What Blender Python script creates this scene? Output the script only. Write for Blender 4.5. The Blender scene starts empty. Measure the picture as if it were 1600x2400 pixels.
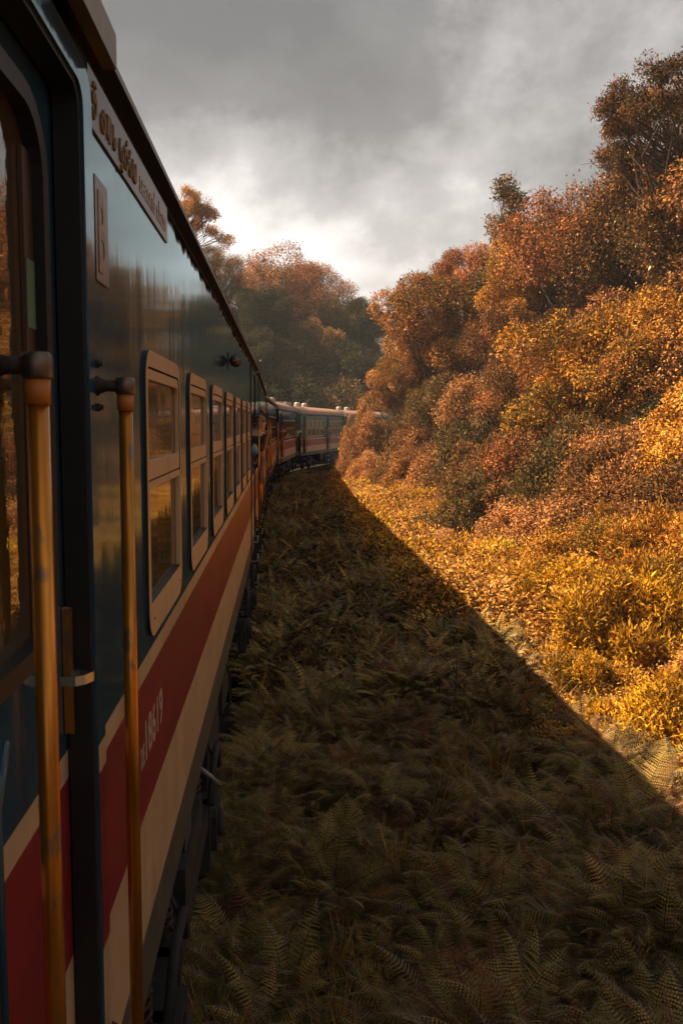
import bpy, bmesh, math, random
import numpy as np
from mathutils import Vector, Matrix, Euler

random.seed(7)
RS = np.random.RandomState(11)
sc = bpy.context.scene
COL = sc.collection
PI = math.pi

# ------------------------------------------------------------------ camera
cam = bpy.data.cameras.new("camera")
cam_o = bpy.data.objects.new("camera", cam)
COL.objects.link(cam_o)
cam.sensor_fit = 'HORIZONTAL'
cam.sensor_width = 24.0
cam.lens = 30.0
cam.clip_start = 0.05
cam.clip_end = 2500.0
CAM = Vector((0.46, 0.0, 2.97))
_y = Vector((-135 / 2000, 210 / 2000, 1.0)).normalized()
_z = Vector((0, 1, 0)); _z = (_z - _z.dot(_y) * _y).normalized()
_x = _y.cross(_z)
if _x.x < 0: _x = -_x
right = Vector((_x[0], _y[0], _z[0])); up = Vector((_x[1], _y[1], _z[1])); fwd = Vector((_x[2], _y[2], _z[2]))
R3 = Matrix((right, up, -fwd)).transposed()
cam_o.matrix_world = Matrix.Translation(CAM) @ R3.to_4x4()
sc.camera = cam_o
cam.dof.use_dof = True
cam.dof.focus_distance = 13.0
cam.dof.aperture_fstop = 9.0

# ------------------------------------------------------------------ light
SUN_TO = Vector((-0.93, 0.34, 1.06)).normalized()      # direction towards the sun: left of the train
elev = math.asin(SUN_TO.z)
azim = math.atan2(SUN_TO.x, SUN_TO.y)
sun = bpy.data.lights.new("sun", 'SUN')
sun.energy = 5.0
sun.angle = math.radians(0.6)
sun.color = (1.0, 0.72, 0.42)
sun_o = bpy.data.objects.new("sun", sun)
sun_o.rotation_euler = SUN_TO.to_track_quat('Z', 'Y').to_euler()
sun_o.location = (-20, 0, 40)
COL.objects.link(sun_o)

world = bpy.data.worlds.new("World")
sc.world = world
world.use_nodes = True
wn, wl = world.node_tree.nodes, world.node_tree.links
wn.clear()
w_out = wn.new('ShaderNodeOutputWorld')
w_bg = wn.new('ShaderNodeBackground')
w_bg.inputs['Strength'].default_value = 0.108
sky = wn.new('ShaderNodeTexSky')
sky.sky_type = 'NISHITA'
sky.sun_disc = False
sky.sun_elevation = elev
sky.sun_rotation = azim
sky.air_density = 1.2
sky.dust_density = 3.0
tc = wn.new('ShaderNodeTexCoord')
mp = wn.new('ShaderNodeMapping')
mp.inputs['Scale'].default_value = (1.0, 1.0, 1.5)
mp.inputs['Location'].default_value = (1.3556, 5.7137, 7.8124)
n1 = wn.new('ShaderNodeTexNoise'); n1.inputs['Scale'].default_value = 2.0
n1.inputs['Detail'].default_value = 9; n1.inputs['Roughness'].default_value = 0.61
n1.inputs['Distortion'].default_value = 0.12
sep = wn.new('ShaderNodeSeparateXYZ')
wl.new(tc.outputs['Generated'], mp.inputs['Vector'])
wl.new(mp.outputs['Vector'], n1.inputs['Vector'])
wl.new(tc.outputs['Generated'], sep.inputs['Vector'])
# overcast: brighter towards the horizon haze, darker overhead
mr = wn.new('ShaderNodeMapRange'); mr.inputs['From Min'].default_value = 0.0; mr.inputs['From Max'].default_value = 0.55
mr.inputs['To Min'].default_value = 0.07; mr.inputs['To Max'].default_value = -0.12
wl.new(sep.outputs['Z'], mr.inputs['Value'])
add = wn.new('ShaderNodeMath'); add.operation = 'ADD'
wl.new(n1.outputs['Fac'], add.inputs[0]); wl.new(mr.outputs['Result'], add.inputs[1])
cr = wn.new('ShaderNodeValToRGB')
e = cr.color_ramp.elements
e[0].position = 0.30; e[0].color = (0.066, 0.064, 0.063, 1)
e[1].position = 0.68; e[1].color = (0.52, 0.49, 0.472, 1)
k = e.new(0.42); k.color = (0.100, 0.097, 0.095, 1)
k = e.new(0.55); k.color = (0.25, 0.237, 0.230, 1)
wl.new(add.outputs['Value'], cr.inputs['Fac'])
sc10 = wn.new('ShaderNodeVectorMath'); sc10.operation = 'SCALE'; sc10.inputs['Scale'].default_value = 8.0
wl.new(cr.outputs['Color'], sc10.inputs[0])
mx = wn.new('ShaderNodeMix'); mx.data_type = 'RGBA'; mx.inputs[0].default_value = 0.965
wl.new(sky.outputs['Color'], mx.inputs[6]); wl.new(sc10.outputs['Vector'], mx.inputs[7])
wl.new(mx.outputs[2], w_bg.inputs['Color'])
wl.new(w_bg.outputs['Background'], w_out.inputs['Surface'])

vs = sc.view_settings
vs.view_transform = 'Standard'; vs.look = 'None'; vs.gamma = 1.0; vs.exposure = 1.6
vs.use_curve_mapping = False
sc.cycles.max_bounces = 6
sc.cycles.diffuse_bounces = 3
sc.cycles.glossy_bounces = 3
sc.cycles.transmission_bounces = 3
sc.cycles.volume_bounces = 0
sc.cycles.use_denoising = True
sc.cycles.sample_clamp_indirect = 4.0

# ------------------------------------------------------------------ helpers
def tag(o, label=None, cat=None, group=None, kind=None):
    if label: o['label'] = label
    if cat: o['category'] = cat
    if group: o['group'] = group
    if kind: o['kind'] = kind
    return o

def empty(name, loc=(0, 0, 0), rz=0.0):
    o = bpy.data.objects.new(name, None)
    o.location = loc; o.rotation_euler = (0, 0, rz)
    o.empty_display_size = 0.3
    COL.objects.link(o)
    return o

class MB:
    """collects polygons with material indices"""
    def __init__(s):
        s.v = []; s.f = []; s.m = []; s.sm = []
    def add(s, verts, faces, mi=0, smooth=False):
        b = len(s.v)
        s.v += [tuple(p) for p in verts]
        for f in faces:
            s.f.append(tuple(b + i for i in f)); s.m.append(mi); s.sm.append(smooth)
    def box(s, x0, x1, y0, y1, z0, z1, mi=0):
        v = [(x0, y0, z0), (x1, y0, z0), (x1, y1, z0), (x0, y1, z0), (x0, y0, z1), (x1, y0, z1), (x1, y1, z1), (x0, y1, z1)]
        s.add(v, [(0, 3, 2, 1), (4, 5, 6, 7), (0, 1, 5, 4), (1, 2, 6, 5), (2, 3, 7, 6), (3, 0, 4, 7)], mi)
    def bbox(s, x0, x1, y0, y1, z0, z1, b=0.01, mi=0):
        """box with chamfered vertical-plane outline (prism along x)"""
        o = [(y0 + b, z0), (y1 - b, z0), (y1, z0 + b), (y1, z1 - b), (y1 - b, z1), (y0 + b, z1), (y0, z1 - b), (y0, z0 + b)]
        s.prism(o, x0, x1, mi)
    def prism(s, outline, x0, x1, mi=0, side_mi=None):
        """outline in (y,z), ccw seen from +x"""
        n = len(outline)
        v = [(x1, y, z) for y, z in outline] + [(x0, y, z) for y, z in outline]
        s.add(v, [tuple(range(n)), tuple(range(2 * n - 1, n - 1, -1))], mi)
        b = len(s.v) - 2 * n
        for i in range(n):
            j = (i + 1) % n
            s.f.append((b + i, b + n + i, b + n + j, b + j)); s.m.append(mi if side_mi is None else side_mi); s.sm.append(False)
    def ring(s, outer, inner, x0, x1, mi=0, side_mi=None):
        n = len(outer)
        v = [(x1, y, z) for y, z in outer] + [(x1, y, z) for y, z in inner] + [(x0, y, z) for y, z in outer] + [(x0, y, z) for y, z in inner]
        b = len(s.v); s.v += v
        sm = mi if side_mi is None else side_mi
        for i in range(n):
            j = (i + 1) % n
            s.f += [(b + i, b + j, b + n + j, b + n + i), (b + 2 * n + i, b + 3 * n + i, b + 3 * n + j, b + 2 * n + j),
                    (b + i, b + 2 * n + i, b + 2 * n + j, b + j), (b + n + i, b + n + j, b + 3 * n + j, b + 3 * n + i)]
            s.m += [mi, mi, sm, sm]; s.sm += [False] * 4
    def tube(s, pts, rad, sides=10, mi=0, caps=True):
        pts = [Vector(p) for p in pts]
        if not hasattr(rad, '__len__'): rad = [rad] * len(pts)
        b = len(s.v)
        prev = None
        for i, p in enumerate(pts):
            t = (pts[min(i + 1, len(pts) - 1)] - pts[max(i - 1, 0)]).normalized()
            if prev is None:
                a = Vector((0, 0, 1)) if abs(t.z) < 0.9 else Vector((1, 0, 0))
                u = t.cross(a).normalized()
            else:
                u = (prev - prev.dot(t) * t).normalized()
            prev = u
            w = t.cross(u)
            for q in range(sides):
                an = 2 * PI * q / sides
                s.v.append(tuple(p + (u * math.cos(an) + w * math.sin(an)) * rad[i]))
        for i in range(len(pts) - 1):
            for q in range(sides):
                r = (q + 1) % sides
                s.f.append((b + i * sides + q, b + i * sides + r, b + (i + 1) * sides + r, b + (i + 1) * sides + q))
                s.m.append(mi); s.sm.append(True)
        if caps:
            s.f.append(tuple(b + q for q in range(sides - 1, -1, -1))); s.m.append(mi); s.sm.append(False)
            e_ = b + (len(pts) - 1) * sides
            s.f.append(tuple(e_ + q for q in range(sides))); s.m.append(mi); s.sm.append(False)
    def lathe(s, prof, c, axis='z', sides=16, mi=0):
        """prof: list of (r,h)"""
        b = len(s.v)
        for r, h in prof:
            for q in range(sides):
                a = 2 * PI * q / sides
                u, w = r * math.cos(a), r * math.sin(a)
                p = {'z': (u, w, h), 'x': (h, u, w), 'y': (w, h, u)}[axis]
                s.v.append((c[0] + p[0], c[1] + p[1], c[2] + p[2]))
        for i in range(len(prof) - 1):
            for q in range(sides):
                r2 = (q + 1) % sides
                s.f.append((b + i * sides + q, b + i * sides + r2, b + (i + 1) * sides + r2, b + (i + 1) * sides + q))
                s.m.append(mi); s.sm.append(True)
        s.f.append(tuple(b + q for q in range(sides - 1, -1, -1))); s.m.append(mi); s.sm.append(False)
        e_ = b + (len(prof) - 1) * sides
        s.f.append(tuple(e_ + q for q in range(sides))); s.m.append(mi); s.sm.append(False)
    def mesh(s, name, mats):
        me = bpy.data.meshes.new(name)
        me.from_pydata(s.v, [], s.f)
        me.polygons.foreach_set('material_index', s.m)
        me.polygons.foreach_set('use_smooth', s.sm)
        for m in mats: me.materials.append(m)
        me.update()
        return me
    def build(s, name, mats, parent=None, loc=None):
        if not isinstance(mats, (list, tuple)): mats = [mats]
        o = bpy.data.objects.new(name, s.mesh(name, mats))
        COL.objects.link(o)
        if parent is not None: o.parent = parent
        if loc is not None: o.location = loc
        return o

def rrect(y0, y1, z0, z1, r, n=5):
    """ccw seen from +x (y right... z up)"""
    pts = []
    if not hasattr(r, '__len__'): r = [r] * 4
    for (cy, cz, a0), rr in zip(((1, 0, -90), (1, 1, 0), (0, 1, 90), (0, 0, 180)), r):
        oy = y1 - rr if cy else y0 + rr
        oz = z1 - rr if cz else z0 + rr
        for i in range(n + 1):
            a = math.radians(a0 + 90 * i / n)
            pts.append((oy + rr * math.cos(a), oz + rr * math.sin(a)))
    return pts

def copy_tree(o, parent=None):
    c = o.copy(); COL.objects.link(c)
    if parent is not None: c.parent = parent
    for ch in o.children:
        copy_tree(ch, c)
    return c

# ------------------------------------------------------------------ materials
def mat(name, col, rough=0.5, metal=0.0, spec=0.5, var=0.0, vscale=6.0, vstretch=(1, 1, 1), bump=0.0, bscale=30.0,
        bstretch=(1, 1, 1), col2=None, coat=0.0, rvar=0.0):
    m = bpy.data.materials.new(name); m.use_nodes = True
    n, l = m.node_tree.nodes, m.node_tree.links
    p = n['Principled BSDF']
    p.inputs['Base Color'].default_value = (*col, 1)
    p.inputs['Roughness'].default_value = rough
    p.inputs['Metallic'].default_value = metal
    p.inputs['Specular IOR Level'].default_value = spec
    p.inputs['Coat Weight'].default_value = coat
    if var > 0 or bump > 0 or rvar > 0:
        t = n.new('ShaderNodeTexCoord')
    if var > 0:
        mpn = n.new('ShaderNodeMapping'); mpn.inputs['Scale'].default_value = vstretch
        nz = n.new('ShaderNodeTexNoise'); nz.inputs['Scale'].default_value = vscale; nz.inputs['Detail'].default_value = 6
        l.new(t.outputs['Object'], mpn.inputs['Vector']); l.new(mpn.outputs['Vector'], nz.inputs['Vector'])
        ramp = n.new('ShaderNodeValToRGB')
        ramp.color_ramp.elements[0].position = 0.35; ramp.color_ramp.elements[1].position = 0.7
        c2 = col2 if col2 else tuple(c * (1 - var) for c in col)
        ramp.color_ramp.elements[0].color = (*c2, 1); ramp.color_ramp.elements[1].color = (*col, 1)
        l.new(nz.outputs['Fac'], ramp.inputs['Fac']); l.new(ramp.outputs['Color'], p.inputs['Base Color'])
    if rvar > 0:
        nr = n.new('ShaderNodeTexNoise'); nr.inputs['Scale'].default_value = 3.0; nr.inputs['Detail'].default_value = 8
        l.new(t.outputs['Object'], nr.inputs['Vector'])
        mr_ = n.new('ShaderNodeMapRange'); mr_.inputs['To Min'].default_value = rough - rvar * 0.5; mr_.inputs['To Max'].default_value = rough + rvar
        l.new(nr.outputs['Fac'], mr_.inputs['Value']); l.new(mr_.outputs['Result'], p.inputs['Roughness'])
    if bump > 0:
        mb = n.new('ShaderNodeMapping'); mb.inputs['Scale'].default_value = bstretch
        nb = n.new('ShaderNodeTexNoise'); nb.inputs['Scale'].default_value = bscale; nb.inputs['Detail'].default_value = 4
        l.new(t.outputs['Object'], mb.inputs['Vector']); l.new(mb.outputs['Vector'], nb.inputs['Vector'])
        bp = n.new('ShaderNodeBump'); bp.inputs['Strength'].default_value = bump; bp.inputs['Distance'].default_value = 0.02
        l.new(nb.outputs['Fac'], bp.inputs['Height']); l.new(bp.outputs['Normal'], p.inputs['Normal'])
    return m

M = {}
M['capsteel'] = mat('worn_cap_metal', (0.24, 0.17, 0.13), rough=0.38, metal=0.85, var=0.4, vscale=18)
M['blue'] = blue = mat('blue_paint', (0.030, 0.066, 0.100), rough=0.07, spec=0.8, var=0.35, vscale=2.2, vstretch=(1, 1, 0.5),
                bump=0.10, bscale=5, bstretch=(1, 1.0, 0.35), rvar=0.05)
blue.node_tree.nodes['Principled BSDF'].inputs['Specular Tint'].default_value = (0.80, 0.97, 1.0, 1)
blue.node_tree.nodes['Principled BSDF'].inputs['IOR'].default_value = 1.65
M['cream'] = mat('cream_paint', (0.60, 0.37, 0.21), rough=0.38, spec=0.35, var=0.22, vscale=3, vstretch=(1, 0.6, 1.5), bump=0.03, bscale=6)
M['red'] = mat('red_paint', (0.28, 0.022, 0.028), rough=0.30, spec=0.4, var=0.30, vscale=4, vstretch=(1, 0.5, 2.2), bump=0.04, bscale=6)
M['sill'] = mat('grey_sill_paint', (0.085, 0.080, 0.062), rough=0.5, var=0.4, vscale=6)
M['frame'] = mat('tan_window_frame', (0.60, 0.36, 0.20), rough=0.42, spec=0.4, var=0.12, vscale=4, bump=0.015, bscale=20)
M['rubber'] = mat('black_rubber', (0.012, 0.010, 0.010), rough=0.55, var=0.3, vscale=20)
M['black'] = mat('black_paint', (0.014, 0.013, 0.013), rough=0.5, var=0.3, vscale=8)
M['roofred'] = mat('faded_red_roof', (0.34, 0.19, 0.145), rough=0.62, var=0.25, vscale=1.3, vstretch=(1, 0.4, 1), bump=0.05, bscale=8)
M['roofedge'] = mat('cream_roof_edge', (0.50, 0.34, 0.22), rough=0.6, var=0.2, vscale=2)
M['gutter'] = mat('gutter_metal', (0.22, 0.18, 0.155), rough=0.45, metal=0.3, var=0.3, vscale=5)
M['brass'] = mat('brown_drip_rail', (0.20, 0.12, 0.05), rough=0.4, metal=0.4, var=0.4, vscale=6)
M['slate'] = mat('slate_bellows', (0.035, 0.042, 0.052), rough=0.7, var=0.3, vscale=5)
M['dark'] = mat('grimy_underframe', (0.022, 0.017, 0.014), rough=0.8, var=0.45, vscale=9, bump=0.3, bscale=25)
M['wheel'] = mat('wheel_steel', (0.10, 0.07, 0.055), rough=0.55, metal=0.7, var=0.4, vscale=10)
M['steel'] = mat('polished_steel', (0.70, 0.68, 0.66), rough=0.22, metal=1.0, var=0.15, vscale=14)
M['rust'] = mat('rusty_casting', (0.055, 0.030, 0.022), rough=0.65, metal=0.3, var=0.5, vscale=22, bump=0.4, bscale=60)
M['rail'] = mat('yellow_handrail', (0.80, 0.29, 0.035), rough=0.25, metal=0.7, var=0.5, vscale=9, vstretch=(1, 1, 0.35), bump=0.02, bscale=40)
M['sleeve'] = mat('orange_sleeve', (0.55, 0.16, 0.02), rough=0.5, var=0.2, vscale=12)
M['board'] = mat('brown_sign_board', (0.075, 0.042, 0.030), rough=0.32, var=0.3, vscale=8)
M['gold'] = mat('gold_lettering', (0.33, 0.17, 0.065), rough=0.4, var=0.25, vscale=20)
M['white'] = mat('faded_white_lettering', (0.50, 0.36, 0.26), rough=0.5, var=0.3, vscale=30)
M['wood'] = mat('brown_wood_post', (0.085, 0.040, 0.022), rough=0.5, var=0.4, vscale=5, vstretch=(6, 6, 0.4))
M['curtain'] = mat('green_curtain', (0.14, 0.19, 0.11), rough=0.9, var=0.2, vscale=10)
M['inside'] = mat('dim_interior', (0.03, 0.025, 0.02), rough=0.9)  # dimness put into the colour, so open windows look dark
M['vent'] = mat('grey_roof_vent', (0.45, 0.43, 0.42), rough=0.45, metal=0.2, var=0.3, vscale=10)
M['lampglass'] = mat('amber_lamp_glass', (0.10, 0.045, 0.018), rough=0.12, spec=0.8, var=0.3, vscale=10)
M['steelrail'] = mat('rail_steel', (0.045, 0.028, 0.02), rough=0.8, metal=0.1, var=0.3)
M['tread'] = mat('worn_step_tread', (0.32, 0.27, 0.24), rough=0.5, metal=0.5, var=0.4, vscale=15)

def glass_mat(name, rough, bump):
    m = mat(name, (0.075, 0.042, 0.018), rough=rough, spec=0.9, bump=bump, bscale=5.5, bstretch=(1, 1.3, 0.9))
    m.node_tree.nodes['Principled BSDF'].inputs['IOR'].default_value = 3.0
    return m
M['glass'] = glass_mat('tinted_window_glass', 0.035, 0.06)
M['doorglass'] = glass_mat('wavy_door_glass', 0.012, 0.05)
M['doorglass'].node_tree.nodes['Principled BSDF'].inputs['IOR'].default_value = 2.1

# ---- the blue paint: dark reflection painted in below the gutter, with a ragged edge
def add_dark_reflection(m, z0):
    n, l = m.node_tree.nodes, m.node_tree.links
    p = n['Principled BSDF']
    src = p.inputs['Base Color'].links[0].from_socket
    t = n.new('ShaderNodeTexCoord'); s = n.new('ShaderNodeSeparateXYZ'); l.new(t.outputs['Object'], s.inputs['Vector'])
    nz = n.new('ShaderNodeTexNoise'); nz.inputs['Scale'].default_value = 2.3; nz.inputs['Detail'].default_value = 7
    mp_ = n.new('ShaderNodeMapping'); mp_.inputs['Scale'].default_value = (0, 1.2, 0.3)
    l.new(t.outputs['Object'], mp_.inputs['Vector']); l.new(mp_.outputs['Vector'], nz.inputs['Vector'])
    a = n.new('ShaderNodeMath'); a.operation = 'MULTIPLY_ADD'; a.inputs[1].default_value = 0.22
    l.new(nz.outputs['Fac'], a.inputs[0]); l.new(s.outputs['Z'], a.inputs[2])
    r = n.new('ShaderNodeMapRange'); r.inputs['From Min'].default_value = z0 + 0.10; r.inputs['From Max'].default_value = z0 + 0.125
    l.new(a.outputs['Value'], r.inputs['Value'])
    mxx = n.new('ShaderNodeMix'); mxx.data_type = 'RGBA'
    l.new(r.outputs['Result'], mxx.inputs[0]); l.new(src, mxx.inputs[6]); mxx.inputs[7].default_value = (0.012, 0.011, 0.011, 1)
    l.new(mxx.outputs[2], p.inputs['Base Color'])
    # the painted reflection is matt
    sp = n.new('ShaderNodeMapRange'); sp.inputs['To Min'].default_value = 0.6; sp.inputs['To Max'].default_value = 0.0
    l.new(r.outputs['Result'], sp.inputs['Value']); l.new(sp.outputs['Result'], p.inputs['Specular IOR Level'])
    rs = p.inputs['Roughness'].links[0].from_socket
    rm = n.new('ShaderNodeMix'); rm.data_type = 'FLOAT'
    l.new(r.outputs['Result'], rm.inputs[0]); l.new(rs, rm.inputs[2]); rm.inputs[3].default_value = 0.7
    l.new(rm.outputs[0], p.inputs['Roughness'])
add_dark_reflection(M['blue'], 3.76)
def tinted_gloss(m, col, ior=1.62):
    """clear coat whose reflection takes on the paint's blue: a tinted glossy layer over the paint by Fresnel"""
    n, l = m.node_tree.nodes, m.node_tree.links
    p = n['Principled BSDF']; out = [q for q in n if q.type == 'OUTPUT_MATERIAL'][0]
    g = n.new('ShaderNodeBsdfGlossy'); g.inputs['Color'].default_value = (*col, 1)
    l.new(p.inputs['Roughness'].links[0].from_socket, g.inputs['Roughness'])
    l.new(p.inputs['Normal'].links[0].from_socket, g.inputs['Normal'])
    f = n.new('ShaderNodeFresnel'); f.inputs['IOR'].default_value = ior
    spl = p.inputs['Specular IOR Level'].links[0].from_socket
    mu = n.new('ShaderNodeMath'); mu.operation = 'MULTIPLY'; mu.use_clamp = True
    m2 = n.new('ShaderNodeMath'); m2.operation = 'MULTIPLY'; m2.inputs[1].default_value = 1 / 0.6
    l.new(spl, m2.inputs[0]); l.new(f.outputs[0], mu.inputs[0]); l.new(m2.outputs[0], mu.inputs[1])
    l.remove(p.inputs['Specular IOR Level'].links[0]); p.inputs['Specular IOR Level'].default_value = 0.0
    x_ = n.new('ShaderNodeMixShader'); l.new(mu.outputs[0], x_.inputs[0]); l.new(p.outputs[0], x_.inputs[1]); l.new(g.outputs[0], x_.inputs[2])
    l.new(x_.outputs[0], out.inputs['Surface'])
tinted_gloss(M['blue'], (0.72, 0.90, 0.97))

def add_dirt(m, col=(0.06, 0.04, 0.028), amount=0.55, scale=5.0, stretch=(1, 1.6, 0.16), lo=0.50, hi=0.78):
    n, l = m.node_tree.nodes, m.node_tree.links
    p = n['Principled BSDF']; src = p.inputs['Base Color'].links[0].from_socket
    t = n.new('ShaderNodeTexCoord'); mp_ = n.new('ShaderNodeMapping'); mp_.inputs['Scale'].default_value = stretch
    nz = n.new('ShaderNodeTexNoise'); nz.inputs['Scale'].default_value = scale; nz.inputs['Detail'].default_value = 9; nz.inputs['Roughness'].default_value = 0.65
    l.new(t.outputs['Object'], mp_.inputs['Vector']); l.new(mp_.outputs['Vector'], nz.inputs['Vector'])
    r = n.new('ShaderNodeMapRange'); r.inputs['From Min'].default_value = lo; r.inputs['From Max'].default_value = hi; r.inputs['To Max'].default_value = amount
    l.new(nz.outputs['Fac'], r.inputs['Value'])
    x_ = n.new('ShaderNodeMix'); x_.data_type = 'RGBA'; x_.inputs[7].default_value = (*col, 1)
    l.new(r.outputs['Result'], x_.inputs[0]); l.new(src, x_.inputs[6]); l.new(x_.outputs[2], p.inputs['Base Color'])
for k_, a_ in (('cream', 0.5), ('red', 0.55), ('frame', 0.35), ('sill', 0.6)):
    add_dirt(M[k_], amount=a_)
    add_dirt(M[k_], col=(0.10, 0.07, 0.05), amount=0.6, scale=24, stretch=(1, 1, 1), lo=0.66, hi=0.72)
add_dirt(M['rail'], col=(0.20, 0.14, 0.10), amount=0.8, scale=16, stretch=(1, 1, 0.5), lo=0.56, hi=0.62)
add_dirt(M['gold'], col=(0.09, 0.05, 0.03), amount=0.8, scale=40, stretch=(1, 1, 1), lo=0.5, hi=0.6)
add_dirt(M['white'], col=(0.30, 0.05, 0.035), amount=0.8, scale=60, stretch=(1, 1, 1), lo=0.5, hi=0.62)

def leaf_mat(name, stops, rough=0.45, trans=0.2, objvar=0.19, gain=1.5):
    m = bpy.data.materials.new(name); m.use_nodes = True
    n, l = m.node_tree.nodes, m.node_tree.links
    n.clear()
    out = n.new('ShaderNodeOutputMaterial')
    at = n.new('ShaderNodeAttribute'); at.attribute_name = 'shade'
    oi = n.new('ShaderNodeObjectInfo')
    ad = n.new('ShaderNodeMath'); ad.operation = 'MULTIPLY_ADD'; ad.inputs[1].default_value = objvar * 2
    l.new(oi.outputs['Random'], ad.inputs[0]); 
    sb = n.new('ShaderNodeMath'); sb.operation = 'SUBTRACT'; sb.inputs[1].default_value = objvar
    l.new(at.outputs['Fac'], ad.inputs[2]); l.new(ad.outputs['Value'], sb.inputs[0])
    rp = n.new('ShaderNodeValToRGB')
    el = rp.color_ramp.elements
    while len(el) < len(stops): el.new(0.5)
    for i, (p_, c_) in enumerate(stops):
        g_ = 1.0 if i == 0 else gain
        el[i].position = p_; el[i].color = (min(0.85, c_[0] * g_), c_[1] * g_, c_[2] * g_, 1)
    l.new(sb.outputs['Value'], rp.inputs['Fac'])
    df = n.new('ShaderNodeBsdfDiffuse'); tr = n.new('ShaderNodeBsdfTranslucent'); gl = n.new('ShaderNodeBsdfGlossy')
    gl.inputs['Roughness'].default_value = 0.62
    gl.inputs['Color'].default_value = (0.20, 0.155, 0.10, 1)
    l.new(rp.outputs['Color'], df.inputs['Color']); l.new(rp.outputs['Color'], tr.inputs['Color'])
    m1 = n.new('ShaderNodeMixShader'); m1.inputs[0].default_value = trans
    l.new(df.outputs[0], m1.inputs[1]); l.new(tr.outputs[0], m1.inputs[2])
    m2 = n.new('ShaderNodeMixShader')
    fr = n.new('ShaderNodeFresnel'); fr.inputs['IOR'].default_value = 1.35
    l.new(fr.outputs[0], m2.inputs[0]); l.new(m1.outputs[0], m2.inputs[1]); l.new(gl.outputs[0], m2.inputs[2])
    l.new(m2.outputs[0], out.inputs['Surface'])
    return m

L = {}
L['orange'] = leaf_mat('orange_leaves', [(0.0, (0.022, 0.028, 0.010)), (0.25, (0.11, 0.070, 0.020)), (0.55, (0.38, 0.155, 0.040)), (1.0, (0.64, 0.34, 0.12))])
L['gold'] = leaf_mat('golden_leaves', [(0.0, (0.028, 0.032, 0.008)), (0.25, (0.15, 0.095, 0.016)), (0.6, (0.50, 0.225, 0.032)), (1.0, (0.68, 0.38, 0.09))])
L['rust'] = leaf_mat('rust_leaves', [(0.0, (0.020, 0.022, 0.011)), (0.28, (0.11, 0.055, 0.022)), (0.65, (0.40, 0.145, 0.055)), (1.0, (0.62, 0.30, 0.16))])
L['pink'] = leaf_mat('dusty_pink_leaves', [(0.0, (0.035, 0.036, 0.014)), (0.28, (0.17, 0.095, 0.038)), (0.65, (0.50, 0.225, 0.085)), (1.0, (0.68, 0.38, 0.17))])
L['yellow'] = leaf_mat('yellow_leaves', [(0.0, (0.04, 0.040, 0.008)), (0.25, (0.20, 0.115, 0.014)), (0.65, (0.56, 0.29, 0.022)), (1.0, (0.74, 0.47, 0.045))], trans=0.3)
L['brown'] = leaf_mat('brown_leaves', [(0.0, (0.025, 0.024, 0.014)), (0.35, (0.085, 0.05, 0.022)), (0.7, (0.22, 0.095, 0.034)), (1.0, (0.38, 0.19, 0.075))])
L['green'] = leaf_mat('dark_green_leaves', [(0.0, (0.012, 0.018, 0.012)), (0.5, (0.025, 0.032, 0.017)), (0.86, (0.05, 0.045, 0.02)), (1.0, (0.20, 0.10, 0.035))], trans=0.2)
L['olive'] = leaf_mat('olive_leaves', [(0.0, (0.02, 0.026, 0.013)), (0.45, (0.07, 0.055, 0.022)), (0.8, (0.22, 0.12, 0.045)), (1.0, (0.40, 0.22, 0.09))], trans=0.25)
L['fern'] = leaf_mat('fern_fronds', [(0.0, (0.035, 0.026, 0.010)), (0.30, (0.082, 0.064, 0.020)), (0.65, (0.24, 0.178, 0.058)), (1.0, (0.42, 0.25, 0.075))], trans=0.3, objvar=0.25)
L['fernrust'] = leaf_mat('rusty_fern_fronds', [(0.0, (0.055, 0.028, 0.022)), (0.4, (0.13, 0.055, 0.035)), (0.7, (0.19, 0.08, 0.03)), (1.0, (0.30, 0.14, 0.05))], trans=0.3, objvar=0.25)
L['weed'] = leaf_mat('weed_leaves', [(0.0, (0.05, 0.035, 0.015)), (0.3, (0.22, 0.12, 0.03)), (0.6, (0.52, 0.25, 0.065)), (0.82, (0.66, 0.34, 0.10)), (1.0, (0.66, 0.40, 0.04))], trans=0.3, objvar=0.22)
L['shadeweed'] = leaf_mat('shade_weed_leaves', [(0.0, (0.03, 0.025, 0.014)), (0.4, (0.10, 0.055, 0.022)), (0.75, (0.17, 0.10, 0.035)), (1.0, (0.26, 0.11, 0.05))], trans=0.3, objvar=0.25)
L['grass'] = leaf_mat('dry_grass_blades', [(0.0, (0.09, 0.06, 0.015)), (0.5, (0.20, 0.11, 0.025)), (1.0, (0.34, 0.17, 0.04))], trans=0.3, objvar=0.25)
M['bark'] = mat('bark', (0.075, 0.045, 0.030), rough=0.9, var=0.5, vscale=6, vstretch=(1, 1, 0.3), bump=0.5, bscale=12)
M['soil'] = mat('soil', (0.035, 0.024, 0.014), rough=1.0, var=0.5, vscale=3, bump=0.6, bscale=6)
M['ballast'] = mat('ballast_stone', (0.022, 0.018, 0.015), rough=1.0, var=0.5, vscale=18, bump=0.8, bscale=22)
M['hill'] = mat('hill_scrub', (0.03, 0.032, 0.018), rough=1.0, var=0.4, vscale=0.1)
M['skin1'] = mat('light_skin', (0.52, 0.26, 0.17), rough=0.5, var=0.1, vscale=10)
M['skin2'] = mat('brown_skin', (0.17, 0.075, 0.045), rough=0.5, var=0.1, vscale=10)
M['hair'] = mat('dark_hair', (0.02, 0.014, 0.011), rough=0.5)
M['hair2'] = mat('cropped_fair_hair', (0.20, 0.10, 0.06), rough=0.6)
M['shirtblue'] = mat('pale_blue_shirt', (0.30, 0.42, 0.50), rough=0.9, var=0.2, vscale=8)
M['shirtblack'] = mat('black_shirt', (0.02, 0.018, 0.02), rough=0.9)
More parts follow.
